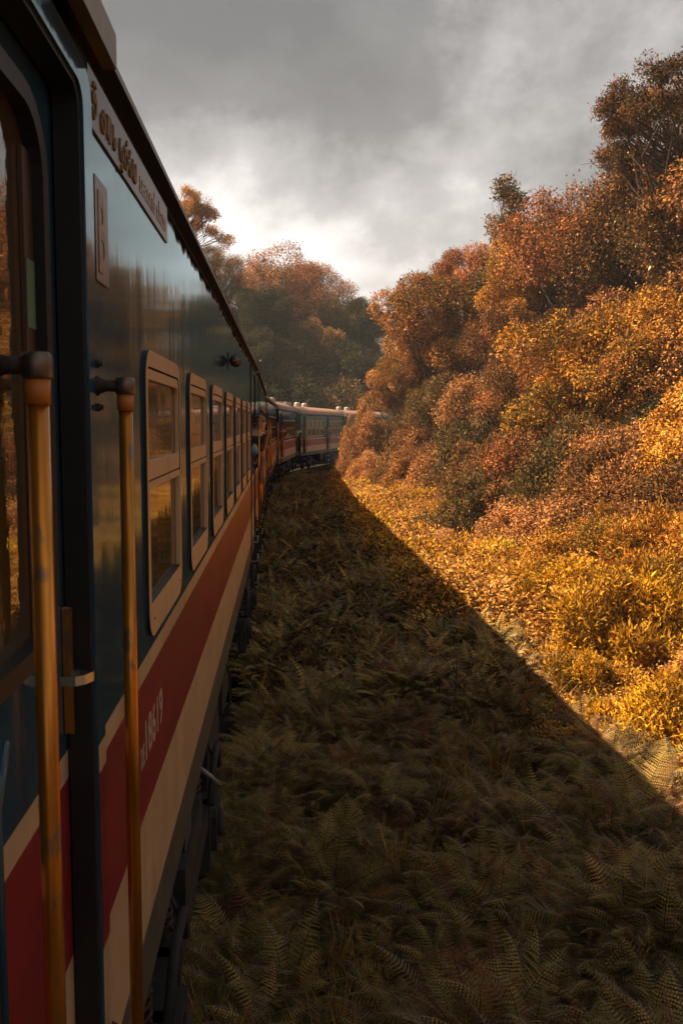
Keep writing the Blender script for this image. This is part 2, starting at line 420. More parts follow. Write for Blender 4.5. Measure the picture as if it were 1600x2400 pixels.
M['shirtwhite'] = mat('white_shirt', (0.55, 0.52, 0.48), rough=0.9)
M['shirtteal'] = mat('teal_shirt', (0.05, 0.12, 0.15), rough=0.9)
M['shirtred'] = mat('red_shirt', (0.20, 0.04, 0.035), rough=0.9)
M['trousers'] = mat('dark_trousers', (0.035, 0.03, 0.035), rough=0.9)

# ------------------------------------------------------------------ track line and terrain
TY = np.array([-80, 15.6, 29.5, 30.1, 43.8, 44.4, 57.0, 57.6, 71.5, 72.0, 84.4, 95, 108, 125, 160, 300])
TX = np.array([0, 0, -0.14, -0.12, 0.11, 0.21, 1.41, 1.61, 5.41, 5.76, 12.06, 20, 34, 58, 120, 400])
ZY = np.array([-80, 15, 30, 44, 57, 71, 84, 400]); ZZ = np.array([0, 0, -0.08, -0.2, -0.3, -0.36, -0.4, -0.4])
def side_x(y): return np.interp(y, TY, TX)
def rail_z(y): return np.interp(y, ZY, ZZ)
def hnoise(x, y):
    return (np.sin(x * 0.9 + 1.3) * np.cos(y * 0.7) * 0.5 + np.sin(x * 2.3 + y * 1.7) * 0.25 + np.sin(x * 0.31 - y * 0.23 + 2) * 0.8)
def ground_z(x, y):
    x = np.asarray(x, float); y = np.asarray(y, float)
    d = x - side_x(y)
    base = rail_z(y) - 0.42
    r = np.clip(d - 4.2, 0, 60)
    z = base + 0.30 * r * (r / (r + 1.2))
    z = np.where(d > 40, z * 1.0, z)
    q = np.clip(-d - 6.5, 0, 30)
    z = z + np.where(y > 40, np.clip((y - 40) / 30, 0, 1), 0) * 0.30 * q * (q / (q + 2.0))
    amp = np.clip((np.abs(d + 1.4) - 2.2) / 2.0, 0, 1)
    z = z + amp * 0.10 * hnoise(x, y)
    # valley beyond the wood, with the hill behind it
    z = z - np.clip((y - 125) / 100, 0, 1) * np.clip(z + 6, 0, 40)
    return z

def grid_mesh(name, xs, ys, zf, mat_, kind='structure', smooth=True):
    X, Y = np.meshgrid(xs, ys)
    Z = zf(X, Y)
    v = np.stack([X, Y, Z], -1).reshape(-1, 3)
    nx, ny = len(xs), len(ys)
    f = []
    for j in range(ny - 1):
        for i in range(nx - 1):
            a = j * nx + i
            f.append((a, a + 1, a + nx + 1, a + nx))
    me = bpy.data.meshes.new(name); me.from_pydata(v.tolist(), [], f); me.materials.append(mat_)
    me.polygons.foreach_set('use_smooth', [smooth] * len(f)); me.update()
    o = bpy.data.objects.new(name, me); COL.objects.link(o)
    tag(o, kind=kind)
    return o

xs = np.concatenate([np.linspace(-900, -60, 12), np.linspace(-50, -12, 20), np.linspace(-10, 22, 80), np.linspace(24, 70, 24), np.linspace(90, 900, 12)])
ys = np.concatenate([np.linspace(-900, -30, 10), np.linspace(-20, 60, 110), np.linspace(62, 140, 50), np.linspace(150, 1000, 20)])
grid_mesh('ground', xs, ys, ground_z, M['soil'])

# ballast bed
def strip(name, offs, zs, mats, y0=-8, y1=100, n=140):
    b = MB()
    prev = None
    for i in range(n + 1):
        y = y0 + (y1 - y0) * i / n
        x = float(side_x(y)); z = float(rail_z(y))
        row = [(x + o, y, z + zz) for o, zz in zip(offs, zs)]
        if prev:
            for j in range(len(offs) - 1):
                b.add([prev[j], prev[j + 1], row[j + 1], row[j]], [(0, 1, 2, 3)], 0, False)
        prev = row
    return b.build(name, mats)
tag(strip('track_bed', [-3.2, -2.6, -0.35, -0.05], [-0.5, -0.2, -0.2, -0.5], M['ballast']), kind='structure')
for off in (-2.29, -0.61):
    o = strip('rail', [off - 0.07, off - 0.035, off - 0.035, off + 0.035, off + 0.035, off + 0.07], [-0.16, -0.12, 0, 0, -0.12, -0.16], M['steelrail'])
    tag(o, 'steel running rail under the far side of the train' if off < -1 else 'steel running rail under the near side of the train, beside the ferns', 'rail')

# distant hill
def hill_z(x, y):
    return -8 + 58 * np.exp(-((y - 400) / 95.0) ** 2) * (0.80 + 0.12 * np.sin(x / 70.0 + 0.6) + 0.05 * np.sin(x / 23.0) - 0.0006 * (x - 20))
grid_mesh('hill', np.linspace(-420, 480, 90), np.linspace(230, 600, 50), hill_z, M['hill'])

# ------------------------------------------------------------------ carriages
ZS, ZCB, ZRB, ZRT, ZCT, ZTOP = 1.055, 1.267, 1.667, 2.12, 2.188, 3.80
WID = 2.9
BM = ['blue', 'cream', 'red', 'sill', 'black', 'rubber']
def band(z):
    if z < ZCB: return 3
    if z < ZRB: return 1
    if z < ZRT: return 2
    if z < ZCT: return 1
    return 0

def side_panel(b, x, y0, y1, z0, z1, holes, x_in=-0.05, reveal=5):
    """flat livery side in bands with real openings; holes = (ya,yb,za,zb)"""
    ys_ = sorted({y0, y1, *[h[0] for h in holes], *[h[1] for h in holes]})
    zs_ = sorted({z0, z1, *[z for z in (ZCB, ZRB, ZRT, ZCT) if z0 < z < z1], *[h[2] for h in holes], *[h[3] for h in holes]})
    for i in range(len(ys_) - 1):
        for j in range(len(zs_) - 1):
            ym, zm = (ys_[i] + ys_[i + 1]) / 2, (zs_[j] + zs_[j + 1]) / 2
            if any(h[0] < ym < h[1] and h[2] < zm < h[3] for h in holes): continue
            a, c, d, e_ = ys_[i], ys_[i + 1], zs_[j], zs_[j + 1]
            b.add([(x, a, d), (x, c, d), (x, c, e_), (x, a, e_)], [(0, 1, 2, 3)], band(zm))
    for (ya, yb, za, zb) in holes:
        b.add([(x, ya, za), (x_in, ya, za), (x_in, ya, zb), (x, ya, zb)], [(0, 1, 2, 3)], reveal)
        b.add([(x, yb, za), (x, yb, zb), (x_in, yb, zb), (x_in, yb, za)], [(0, 1, 2, 3)], reveal)
        b.add([(x, ya, za), (x, yb, za), (x_in, yb, za), (x_in, ya, za)], [(0, 1, 2, 3)], reveal)
        b.add([(x, ya, zb), (x_in, ya, zb), (x_in, yb, zb), (x, yb, zb)], [(0, 1, 2, 3)], reveal)

ROOFPROF = []
for i in range(0, 19):
    t = i / 18.0
    a = PI * (1 - t)
    ROOFPROF.append((-WID / 2 - (WID / 2 + 0.0) * math.cos(a) * -1 * -1, 3.885 + 0.55 * math.sin(a)))
# half-superellipse from the left eave to the right eave
def roof_row(y, k=1.0, dz=0.0):
    return [(-WID / 2 + (px + WID / 2) * k, y, pz + dz) for px, pz in ROOFPROF]

def make_window_near(parent, y, zb=2.228, zt=3.21, w=0.92):
    """tan window unit standing proud of the side: frame > upper sash, two panes"""
    b = MB()
    H0, H1 = zb, zt
    outer = rrect(0, w, H0, H1, 0.105, 6)
    inner = rrect(0.024, w - 0.026, 2.350, 3.154, [0.02, 0.06, 0.05, 0.02], 6)
    b.ring(outer, inner, -0.012, 0.011, 0, 1)
    b.box(-0.008, 0.0095, 0.024, w - 0.026, 2.741, 2.766, 0)
    b.box(-0.008, 0.0102, 0.024, 0.058, 2.350, 2.741, 0)
    b.box(-0.008, 0.0102, w - 0.050, w - 0.026, 2.350, 2.741, 0)
    # small screws near the bottom corners
    for yy in (0.10, w - 0.10):
        b.lathe([(0.006, 0.0), (0.005, 0.0015)], (0.013, yy, 2.29), 'x', 8, 1)
    f = b.build('window', [M['frame'], M['rubber']], parent, (0, y, 0))
    s = MB()
    so = rrect(0.031, w - 0.033, 2.773, 3.147, [0.012, 0.05, 0.045, 0.012], 5)
    si = rrect(0.060, w - 0.052, 2.836, 3.112, [0.012, 0.04, 0.03, 0.012], 5)
    s.ring(so, si, -0.006, 0.008, 0, 0)
    s.build('upper_sash', [M['frame']], f)
    g = MB(); g.box(-0.014, -0.007, 0.05, w - 0.045, 2.82, 3.125)
    g.build('pane', [M['glass']], f)
    g = MB(); g.box(-0.016, -0.009, 0.05, w - 0.045, 2.345, 2.745)
    g.build('pane', [M['glass']], f)
    return f

def make_window_far(parent, y, w=0.72, zb=2.30, zt=3.42, open_=True):
    b = MB()
    outer = rrect(0, w, zb, zt, 0.07, 3)
    b.ring(outer, rrect(0.05, w - 0.05, zb + 0.06, zt - 0.05, 0.05, 3), -0.02, 0.013, 0, 1)
    b.box(-0.02, 0.010, 0.05, w - 0.05, 2.83, 2.87, 0)
    f = b.build('window', [M['frame'], M['rubber']], parent, (0, y, 0))
    g = MB(); g.box(-0.014, -0.008, 0.05, w - 0.05, 2.87, zt - 0.05)
    g.build('pane', [M['glass']], f)
    if open_:
        for q in (0.33, 0.67):
            s = MB(); s.box(-0.03, -0.01, w * q - 0.022, w * q + 0.022, zb + 0.06, 2.83)
            s.build('window_bar', [M['frame']], f)
    else:
        g = MB(); g.box(-0.036, -0.03, 0.05, w - 0.05, zb + 0.06, 2.83)
        g.build('pane', [M['glass']], f)
    return f

def make_door_near(parent, y0, y1):
    """recessed door leaf with rounded window, rubber seal and handle"""
    xd = -0.055
    b = MB()
    wy0, wy1, wz0, wz1 = y0 + 0.13, y1 - 0.135, 2.50, 3.60
    ztop = 3.70
    # leaf as frame around the window opening
    hole = rrect(wy0, wy1, wz0, wz1, 0.13, 6)
    # bands below the window
    lv = [1.21, ZCB, ZRB, ZRT, ZCT, wz0 - 0.05]
    for i in range(len(lv) - 1):
        b.add([(xd, y0, lv[i]), (xd, y1, lv[i]), (xd, y1, lv[i + 1]), (xd, y0, lv[i + 1])], [(0, 1, 2, 3)], band((lv[i] + lv[i + 1]) / 2))
    outer = rrect(y0, y1, wz0 - 0.05, ztop, 0.001, 6)
    b.ring(outer, hole, xd - 0.04, xd, 0, 5)
    b.add([(xd - 0.04, y0, 1.21), (xd - 0.04, y0, ztop), (xd - 0.04, y1, ztop), (xd - 0.04, y1, 1.21)], [(0, 1, 2, 3)], 5)
    # pressed vertical rib of the leaf
    b.tube([(xd + 0.001, y0 + 0.30, 1.28), (xd + 0.001, y0 + 0.30, 2.28), (xd + 0.001, y0 + 0.36, 2.38)], 0.011, 8, 0)
    d = b.build('door', [M[k_] for k_ in BM], parent)
    s = MB()
    s.ring(rrect(wy0 - 0.030, wy1 + 0.030, wz0 - 0.03, wz1 + 0.03, 0.16, 6), rrect(wy0 + 0.012, wy1 - 0.012, wz0 + 0.012, wz1 - 0.012, 0.12, 6), xd - 0.02, xd + 0.016, 0)
    s.build('window_seal', [M['rubber']], d)
    g = MB(); g.box(xd - 0.022, xd - 0.018, wy0, wy1, wz0, wz1)
    g.build('pane', [M['doorglass']], d)
    g = MB(); g.box(xd - 0.017, xd - 0.008, wy1 - 0.075, wy1 - 0.013, wz0 + 0.02, wz1 - 0.08)
    g.build('window_post', [M['wood']], d)
    g = MB(); g.box(xd - 0.0075, xd - 0.006, wy1 - 0.072, wy1 - 0.015, 3.16, 3.30)
    g.build('curtain_patch', [M['curtain']], d)
    # handle: flat backing bar and a chunky loop
    h = MB()
    h.bbox(xd + 0.002, xd + 0.022, y1 - 0.040, y1 - 0.026, 2.235, 2.54, 0.004)
    h.build('handle_bar', [M['rail']], d)
    h = MB()
    yy = y1 - 0.02
    pts = []
    loop = [(xd + 0.012, 0.0), (xd + 0.046, 0.0), (xd + 0.064, 0.012), (xd + 0.078, 0.040), (xd + 0.076, 0.060), (xd + 0.045, 0.078), (xd + 0.012, 0.078)]
    n_ = len(loop); z0_, z1_ = 2.380, 2.394
    cx_, cy_ = xd + 0.035, 0.038
    outer_ = loop; inner_ = [(px + (cx_ - px) * 0.36, py + (cy_ - py) * 0.36) for px, py in loop]
    v = []
    for (px, py), (qx, qy) in zip(outer_, inner_):
        v += [(px, yy - 0.09 + py, z0_ - 0.006), (px, yy - 0.09 + py, z1_ + 0.002), (qx, yy - 0.09 + qy, z1_), (qx, yy - 0.09 + qy, z0_ - 0.008)]
    f_ = []
    for i in range(n_ - 1):
        a, c = i * 4, (i + 1) * 4
        for q in range(4):
            f_.append((a + q, c + q, c + (q + 1) % 4, a + (q + 1) % 4))
    f_ += [(3, 2, 1, 0), tuple((n_ - 1) * 4 + q for q in range(4))]
    h.add(v, f_, 0, False)
    h.build('handle', [M['steel']], d)
    return d

def make_door_far(parent, y0, y1, open_=True):
    xd = -0.06
    b = MB()
    if open_:   # leaf swung inwards: only the far post and a dim vestibule show
        b.box(-0.62, -0.10, y1 - 0.05, y1 - 0.01, 1.22, 3.66, 0)
    else:
        lv = [1.21, ZCB, ZRB, ZRT, ZCT, 2.45]
        for i in range(len(lv) - 1):
            b.add([(xd, y0, lv[i]), (xd, y1, lv[i]), (xd, y1, lv[i + 1]), (xd, y0, lv[i + 1])], [(0, 1, 2, 3)], band((lv[i] + lv[i + 1]) / 2))
        b.ring(rrect(y0, y1, 2.45, 3.70, 0.001, 3), rrect(y0 + 0.12, y1 - 0.12, 2.52, 3.55, 0.1, 3), xd - 0.03, xd, 0, 5)
    d = b.build('door', [M[k_] for k_ in BM], parent)
    if not open_:
        g = MB(); g.box(xd - 0.02, xd - 0.016, y0 + 0.10, y1 - 0.10, 2.5, 3.57)
        g.build('pane', [M['glass']], d)
    h = MB(); h.box(-0.05, -0.02, y1 - 0.10, y1 - 0.07, 2.05, 2.5)
    h.build('handle', [M['rail']], d)
    return d

def make_handrail(parent, y, z0=1.37, z1=3.03, sides=14, tilt=0.0):
    b = MB()
    b.tube([(0.08, y, z0), (0.08, y, (z0 + z1) / 2), (0.08, y, z1)], 0.0168, sides)
    o = b.build('handrail', [M['rail']], parent)
    s = MB(); s.tube([(0.08, y, z1 - 0.035), (0.08, y, z1 + 0.005)], 0.0195, sides)
    s.build('sleeve', [M['sleeve']], o)
    for zz, up_ in ((z1 + 0.025, 1), (z0 - 0.015, -1)):
        c = MB()
        # cap round the rail end
        c.lathe([(0.019, -0.022), (0.024, -0.018), (0.0245, 0.012), (0.020, 0.02)], (0.08, y, zz), 'z', sides, 1)
        # arm swelling into the wall plate
        c.tube([(0.006, y, zz), (0.020, y, zz), (0.035, y, zz), (0.066, y, zz)], [0.034, 0.020, 0.0145, 0.0155], 10, 0)
        c.bbox(0.0, 0.010, y - 0.026, y + 0.026, zz - 0.075, zz + 0.075, 0.012, 0)
        for dz in (-0.052, 0.052):
            c.lathe([(0.011, 0.0), (0.011, 0.010), (0.007, 0.012), (0.007, 0.018)], (0.010, y, zz + dz), 'x', 6, 0)
        c.build('bracket', [M['rust'], M['capsteel']], o)
    return o

def make_text(body, name, parent, y, z, size, x=0.006, width=None, matn='gold', depth=0.001):
    cu = bpy.data.curves.new('txt', 'FONT'); cu.body = body; cu.size = size; cu.extrude = depth; cu.offset = size * 0.022
    cu.resolution_u = 3
    t = bpy.data.objects.new('txt', cu); COL.objects.link(t)
    dg = bpy.context.evaluated_depsgraph_get()
    me = bpy.data.meshes.new_from_object(t.evaluated_get(dg))
    bpy.data.objects.remove(t)
    n = len(me.vertices)
    if n:
        co = np.empty(n * 3); me.vertices.foreach_get('co', co); co = co.reshape(-1, 3)
        k_ = 1.0
        if width: k_ = width / max(1e-6, co[:, 0].max() - co[:, 0].min())
        new = np.stack([x + co[:, 2], y + (co[:, 0] - co[:, 0].min()) * k_, z + co[:, 1]], 1)
        me.vertices.foreach_set('co', new.ravel())
    me.materials.clear(); me.materials.append(M[matn]); me.name = name; me.update()
    o = bpy.data.objects.new(name, me); COL.objects.link(o)
    o.parent = parent
    return o

def make_script(parent, y, z, width, h):
    """rounded Sinhala-style characters drawn as flat gold strokes, one part each"""
    G = {
     'sa': [[(0.05, 0.30), (0.15, 0.05), (0.45, 0.0), (0.75, 0.15), (0.85, 0.5), (0.65, 0.85), (0.35, 0.85), (0.22, 0.6), (0.40, 0.45), (0.55, 0.62), (0.48, 0.75)], [(0.3, 0.95), (0.55, 1.2), (0.8, 1.0)]],
     'la': [[(0.15, 0.55), (0.05, 0.25), (0.25, 0.0), (0.6, 0.02), (0.85, 0.3), (0.8, 0.7), (0.55, 0.8), (0.45, 0.55), (0.62, 0.42), (0.7, 0.6)]],
     'ka': [[(0.05, 0.8), (0.25, 0.85), (0.3, 0.5), (0.1, 0.25), (0.3, 0.0), (0.5, 0.25), (0.5, 0.8), (0.7, 0.9), (0.95, 0.6), (0.85, 0.1), (0.6, 0.0)]],
     'aa': [[(0.3, 0.85), (0.2, 0.5), (0.4, 0.02), (0.7, 0.1), (0.65, 0.5)]],
     'da': [[(0.2, 0.8), (0.05, 0.45), (0.3, 0.05), (0.7, 0.05), (0.85, 0.4), (0.6, 0.55), (0.4, 0.4)], [(0.5, -0.05), (0.5, -0.3), (0.75, -0.25)]],
     'ma': [[(0.05, 0.6), (0.2, 0.85), (0.35, 0.6), (0.15, 0.4), (0.1, 0.1), (0.4, 0.0), (0.8, 0.1), (0.9, 0.5), (0.75, 0.85), (0.6, 0.6), (0.75, 0.45)], [(0.7, 0.95), (0.85, 1.15)]],
     'ra': [[(0.5, 0.0), (0.2, 0.1), (0.15, 0.45), (0.5, 0.55), (0.8, 0.45), (0.75, 0.1), (0.5, 0.0)], [(0.3, 0.65), (0.4, 1.0), (0.7, 0.95)]],
     'ya': [[(0.1, 0.85), (0.05, 0.3), (0.25, 0.0), (0.5, 0.15), (0.5, 0.5), (0.35, 0.55), (0.3, 0.3)], [(0.5, 0.15), (0.75, 0.0), (0.95, 0.3), (0.9, 0.85)]],
    }
    word = ['sa', None, 'la', 'ka', 'aa', None, 'da', 'ma', 'ra', 'ya']
    adv = width / (sum(1.0 if w else 0.5 for w in word))
    cy = y
    for w in word:
        if w is None: cy += adv * 0.5; continue
        b = MB()
        for st in G[w]:
            pts = [Vector((0.0072, cy + p[0] * adv * 0.85, z + p[1] * h)) for p in st]
            # round the polyline off once
            q = [pts[0]]
            for i in range(len(pts) - 1): q += [pts[i].lerp(pts[i + 1], 0.25), pts[i].lerp(pts[i + 1], 0.75)]
            b.tube(q + [pts[-1]], 0.0042, 4)
        b.build('letter', [M['gold']], parent)
        cy += adv

def make_bogie(parent, yc, near=False):
    b = MB()
    b.box(-0.10, 0.0, yc - 1.35, yc + 1.35, 0.52, 0.66)            # solebar of the bogie
    b.box(-0.095, -0.005, yc - 0.42, yc + 0.42, 0.66, 0.86)
    b.box(-2.6, -0.3, yc - 0.2, yc + 0.2, 0.45, 0.80)
    for s_ in (-1, 1):
        ya = yc + s_ * 0.95
        b.bbox(-0.08, 0.045, ya - 0.15, ya + 0.15, 0.30, 0.56, 0.03)    # axlebox
        b.box(-0.09, 0.010, ya - 0.24, ya - 0.17, 0.22, 0.66)           # horn guides
        b.box(-0.09, 0.010, ya + 0.17, ya + 0.24, 0.22, 0.66)
        b.lathe([(0.085, 0), (0.085, 0.022), (0.05, 0.03)], (0.045, ya, 0.43), 'x', 12)
        b.tube([(0.02, ya - 0.30, 0.68), (0.03, ya - 0.12, 0.90), (0.035, ya + 0.12, 0.90), (0.02, ya + 0.30, 0.68)], 0.022, 6)
    o = b.build('bogie', [M['dark']], parent)
    for s_ in (-1, 1):
        ya = yc + s_ * 0.95
        w = MB()
        w.lathe([(0.10, -0.11), (0.12, -0.105), (0.36, -0.12), (0.36, -0.155), (0.44, -0.165), (0.455, -0.22), (0.455, -0.26)], (-0.20, ya, 0.455), 'x', 24)
        w.build('wheel', [M['wheel']], o)
        for q in range(2):
            sp = MB()
            cy_ = ya + (-0.30 if q == 0 else 0.30)
            pts = [(-0.09 + 0.05 * math.cos(t_), cy_ + 0.05 * math.sin(t_), 0.70 + 0.18 * t_ / (2 * PI * 4)) for t_ in np.linspace(0, 2 * PI * 4, 33)]
            sp.tube(pts, 0.010, 5)
            sp.build('coil_spring', [M['rust']], o)
    return o

def make_steps(parent, y0, y1):
    b = MB()
    b.box(-0.10, 0.045, y0, y0 + 0.02, 0.42, 1.20)
    b.box(-0.10, 0.045, y1 - 0.02, y1, 0.42, 1.20)
    b.box(-0.30, -0.10, y0, y1, 0.44, 1.18)
    o = b.build('step_box', [M['dark']], parent)
    for z_ in (0.46, 0.80, 1.10):
        t = MB(); t.bbox(-0.10, 0.055, y0 - 0.012, y1 + 0.012, z_, z_ + 0.022, 0.004)
        t.build('step', [M['tread']], o)
    return o

def carriage(name_, label, origin, rz, ya, yb, doors, wins, kind, group, bog, vents=(), extra=None, dzroof=0.0, roofmat='roofred'):
    root = empty('train_carriage', origin, rz)
    tag(root, label, 'train carriage', group)
    holes = []
    for (d0, d1, _) in doors: holes.append((d0, d1, 1.20, 3.71))
    for (w0, w1, z0, z1) in wins: holes.append((w0, w1, z0, z1))
    b = MB()
    side_panel(b, 0.0, ya, yb, ZS, ZTOP, holes)
    # left side, ends, floor, ceiling
    side_panel(b, -WID, ya, yb, ZS, ZTOP, [])
    for yy in (ya, yb):
        for z0, z1 in ((ZS, ZCB), (ZCB, 3.87)):
            b.add([(-WID, yy, z0), (-0.03, yy, z0), (-0.03, yy, z1), (-WID, yy, z1)], [(0, 1, 2, 3)], 3 if z0 == ZS else 4)
    b.add([(-WID, ya, ZS), (-WID, yb, ZS), (0, yb, ZS), (0, ya, ZS)], [(0, 1, 2, 3)], 4)
    # recessed cantrail under the gutter, coloured black for the dark reflection there
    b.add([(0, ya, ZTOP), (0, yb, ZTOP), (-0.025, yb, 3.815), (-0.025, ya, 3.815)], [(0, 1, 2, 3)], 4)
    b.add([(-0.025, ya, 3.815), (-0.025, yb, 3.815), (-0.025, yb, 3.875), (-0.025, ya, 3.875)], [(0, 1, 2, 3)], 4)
    b.add([(-WID, ya, ZTOP), (-WID, yb, ZTOP), (-WID, yb, 3.885), (-WID, ya, 3.885)], [(0, 1, 2, 3)], 4)
    # turned-in lip along the bottom
    b.box(-0.05, -0.004, ya, yb, ZS - 0.035, ZS, 3)
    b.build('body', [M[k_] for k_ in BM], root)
    i_ = MB()
    i_.add([(-0.06, ya, 1.24), (-0.06, yb, 1.24), (-2.84, yb, 1.24), (-2.84, ya, 1.24)], [(0, 1, 2, 3)])
    i_.add([(-1.9, ya, 1.24), (-1.9, yb, 1.24), (-1.9, yb, 3.8), (-1.9, ya, 3.8)], [(0, 1, 2, 3)])
    i_.add([(-0.06, ya, 3.79), (-0.06, yb, 3.79), (-2.84, yb, 3.79), (-2.84, ya, 3.79)], [(0, 1, 2, 3)])
    i_.build('interior', [M['inside']], root)
    # roof
    r = MB()
    rows = [roof_row(yy) for yy in np.linspace(ya, yb, 13)]
    npf = len(rows[0])
    vv = [p for row in rows for p in row]
    ff = []
    for j in range(len(rows) - 1):
        for i in range(npf - 1):
            ff.append((j * npf + i, j * npf + i + 1, (j + 1) * npf + i + 1, (j + 1) * npf + i))
    r.add(vv, ff, 0, True)
    r.add(rows[0], [tuple(range(npf))], 1); r.add(rows[-1], [tuple(range(npf - 1, -1, -1))], 1)
    # seams across the roof
    for yy in np.arange(ya + 1.2, yb - 0.5, 2.35):
        rr_ = roof_row(yy, 1.0, 0.006)
        r.add(rr_ + [(p[0], p[1] + 0.05, p[2]) for p in rr_], [(i, i + 1, npf + i + 1, npf + i) for i in range(npf - 1)], 1, True)
    r.build('roof', [M[roofmat], M['roofedge']], root)
    g = MB()
    g.add([(-0.03, ya, 3.866), (0.028, ya, 3.866), (0.028, ya, 3.886), (-0.03, ya, 3.905), (-0.03, yb, 3.866), (0.028, yb, 3.866), (0.028, yb, 3.886), (-0.03, yb, 3.905)],
          [(1, 2, 6, 5), (2, 3, 7, 6), (0, 3, 2, 1), (4, 5, 6, 7)])
    g.add([(-0.03, ya, 3.866), (0.028, ya, 3.866), (0.028, yb, 3.866), (-0.03, yb, 3.866)], [(0, 1, 2, 3)], 1)  # underside blackened to carry on the painted dark band
    g.build('gutter', [M['gutter'], M['black']], root)
    for (w0, w1, z0, z1) in wins:
        if kind == 'near': make_window_near(root, w0)
        else: make_window_far(root, w0, w1 - w0, z0 - 0.0, z1)
    for (d0, d1, st) in doors:
        if kind == 'near' and st == 'near': make_door_near(root, d0, d1)
        else: make_door_far(root, d0, d1, st == 'open')
        for q in ((d0 + 0.03 if kind != 'near' else None), (d1 + 0.06 if kind != 'near' else None)):
            if q is not None: make_handrail(root, q, sides=8)
        make_steps(root, d0, d1)
    for yc in bog: make_bogie(root, yc)
    # underframe gear between the bogies
    ym = (ya + yb) / 2
    b = MB(); b.bbox(-1.3, -0.02, ym - 1.3, ym - 0.35, 0.50, 1.0, 0.03); b.build('battery_box', [M['dark']], root)
    b = MB(); b.bbox(-1.3, -0.04, ym + 0.3, ym + 1.1, 0.58, 1.0, 0.03); b.build('battery_box', [M['dark']], root)
    b = MB(); b.tube([(-0.4, ym + 1.6, 0.62), (-0.4, ym + 2.9, 0.62)], 0.17, 12)
    b.build('air_tank', [M['dark']], root)
    pts = [(-0.03, 0, 1.02), (0.012, 0.05, 0.86), (0.008, 0.08, 0.62), (-0.05, 0.05, 0.50)]
    b = MB(); b.tube(pts, 0.011, 5); pm = None
    for yy in np.arange(ya + 0.4, yb - 0.3, 1.75):
        if pm is None:
            po = b.build('hanging_pipe', [M['dark']], root, (0, yy, 0)); pm = po.data
        else:
            po = bpy.data.objects.new('hanging_pipe', pm); COL.objects.link(po); po.parent = root; po.location = (0, yy, 0)
    # bellows at the far end
    for yy0, yy1 in ((yb, yb + 0.55),):
        q = MB()
        n = 7
        rows = []
        for i in range(n + 1):
            yy = yy0 + (yy1 - yy0) * i / n
            k_ = 0.985 if i % 2 == 0 else 0.955
            rr_ = [(p[0], p[1], p[2] - 0.05 - (0.04 if i % 2 else 0)) for p in roof_row(yy, k_)]
            rr_ = [(rr_[0][0], yy, 1.12)] + rr_ + [(rr_[-1][0], yy, 1.12)]
            rows.append(rr_)
        m_ = len(rows[0])
        q.add([p for rw in rows for p in rw], [(j * m_ + i, j * m_ + i + 1, (j + 1) * m_ + i + 1, (j + 1) * m_ + i) for j in range(n) for i in range(m_ - 1)], 0)
        q.build('bellows', [M['slate']], root)
    # dark end hoop standing proud of the body at both ends
    for yy in (ya, yb - 0.10):
        q = MB()
        o1 = [(0.012, yy, ZS)] + [(p[0] * 1.004 + 0.012, yy, p[2] + 0.02) for p in reversed(roof_row(yy))] + [(-WID - 0.012, yy, ZS)]
        o2 = [(p[0], p[1] + 0.10, p[2]) for p in o1]
        q.add(o1 + o2, [(i, i + 1, len(o1) + i + 1, len(o1) + i) for i in range(len(o1) - 1)], 0)
        q.build('end_hoop', [M['slate']], root)
    for (vy, vx, vt) in vents:
        v = MB()
        zr = 4.40
        if vt == 'dome':
            v.lathe([(0.20, 0.0), (0.24, 0.06), (0.25, 0.14), (0.20, 0.15), (0.24, 0.17), (0.235, 0.25), (0.15, 0.32), (0.04, 0.34)], (vx, vy, zr), 'z', 14)
        else:
            v.bbox(vx - 0.35, vx + 0.35, vy - 0.8, vy + 0.8, zr - 0.02, zr + 0.28, 0.14)
        v.build('roof_vent', [M['vent']], root)
    if extra: extra(root)
    return root

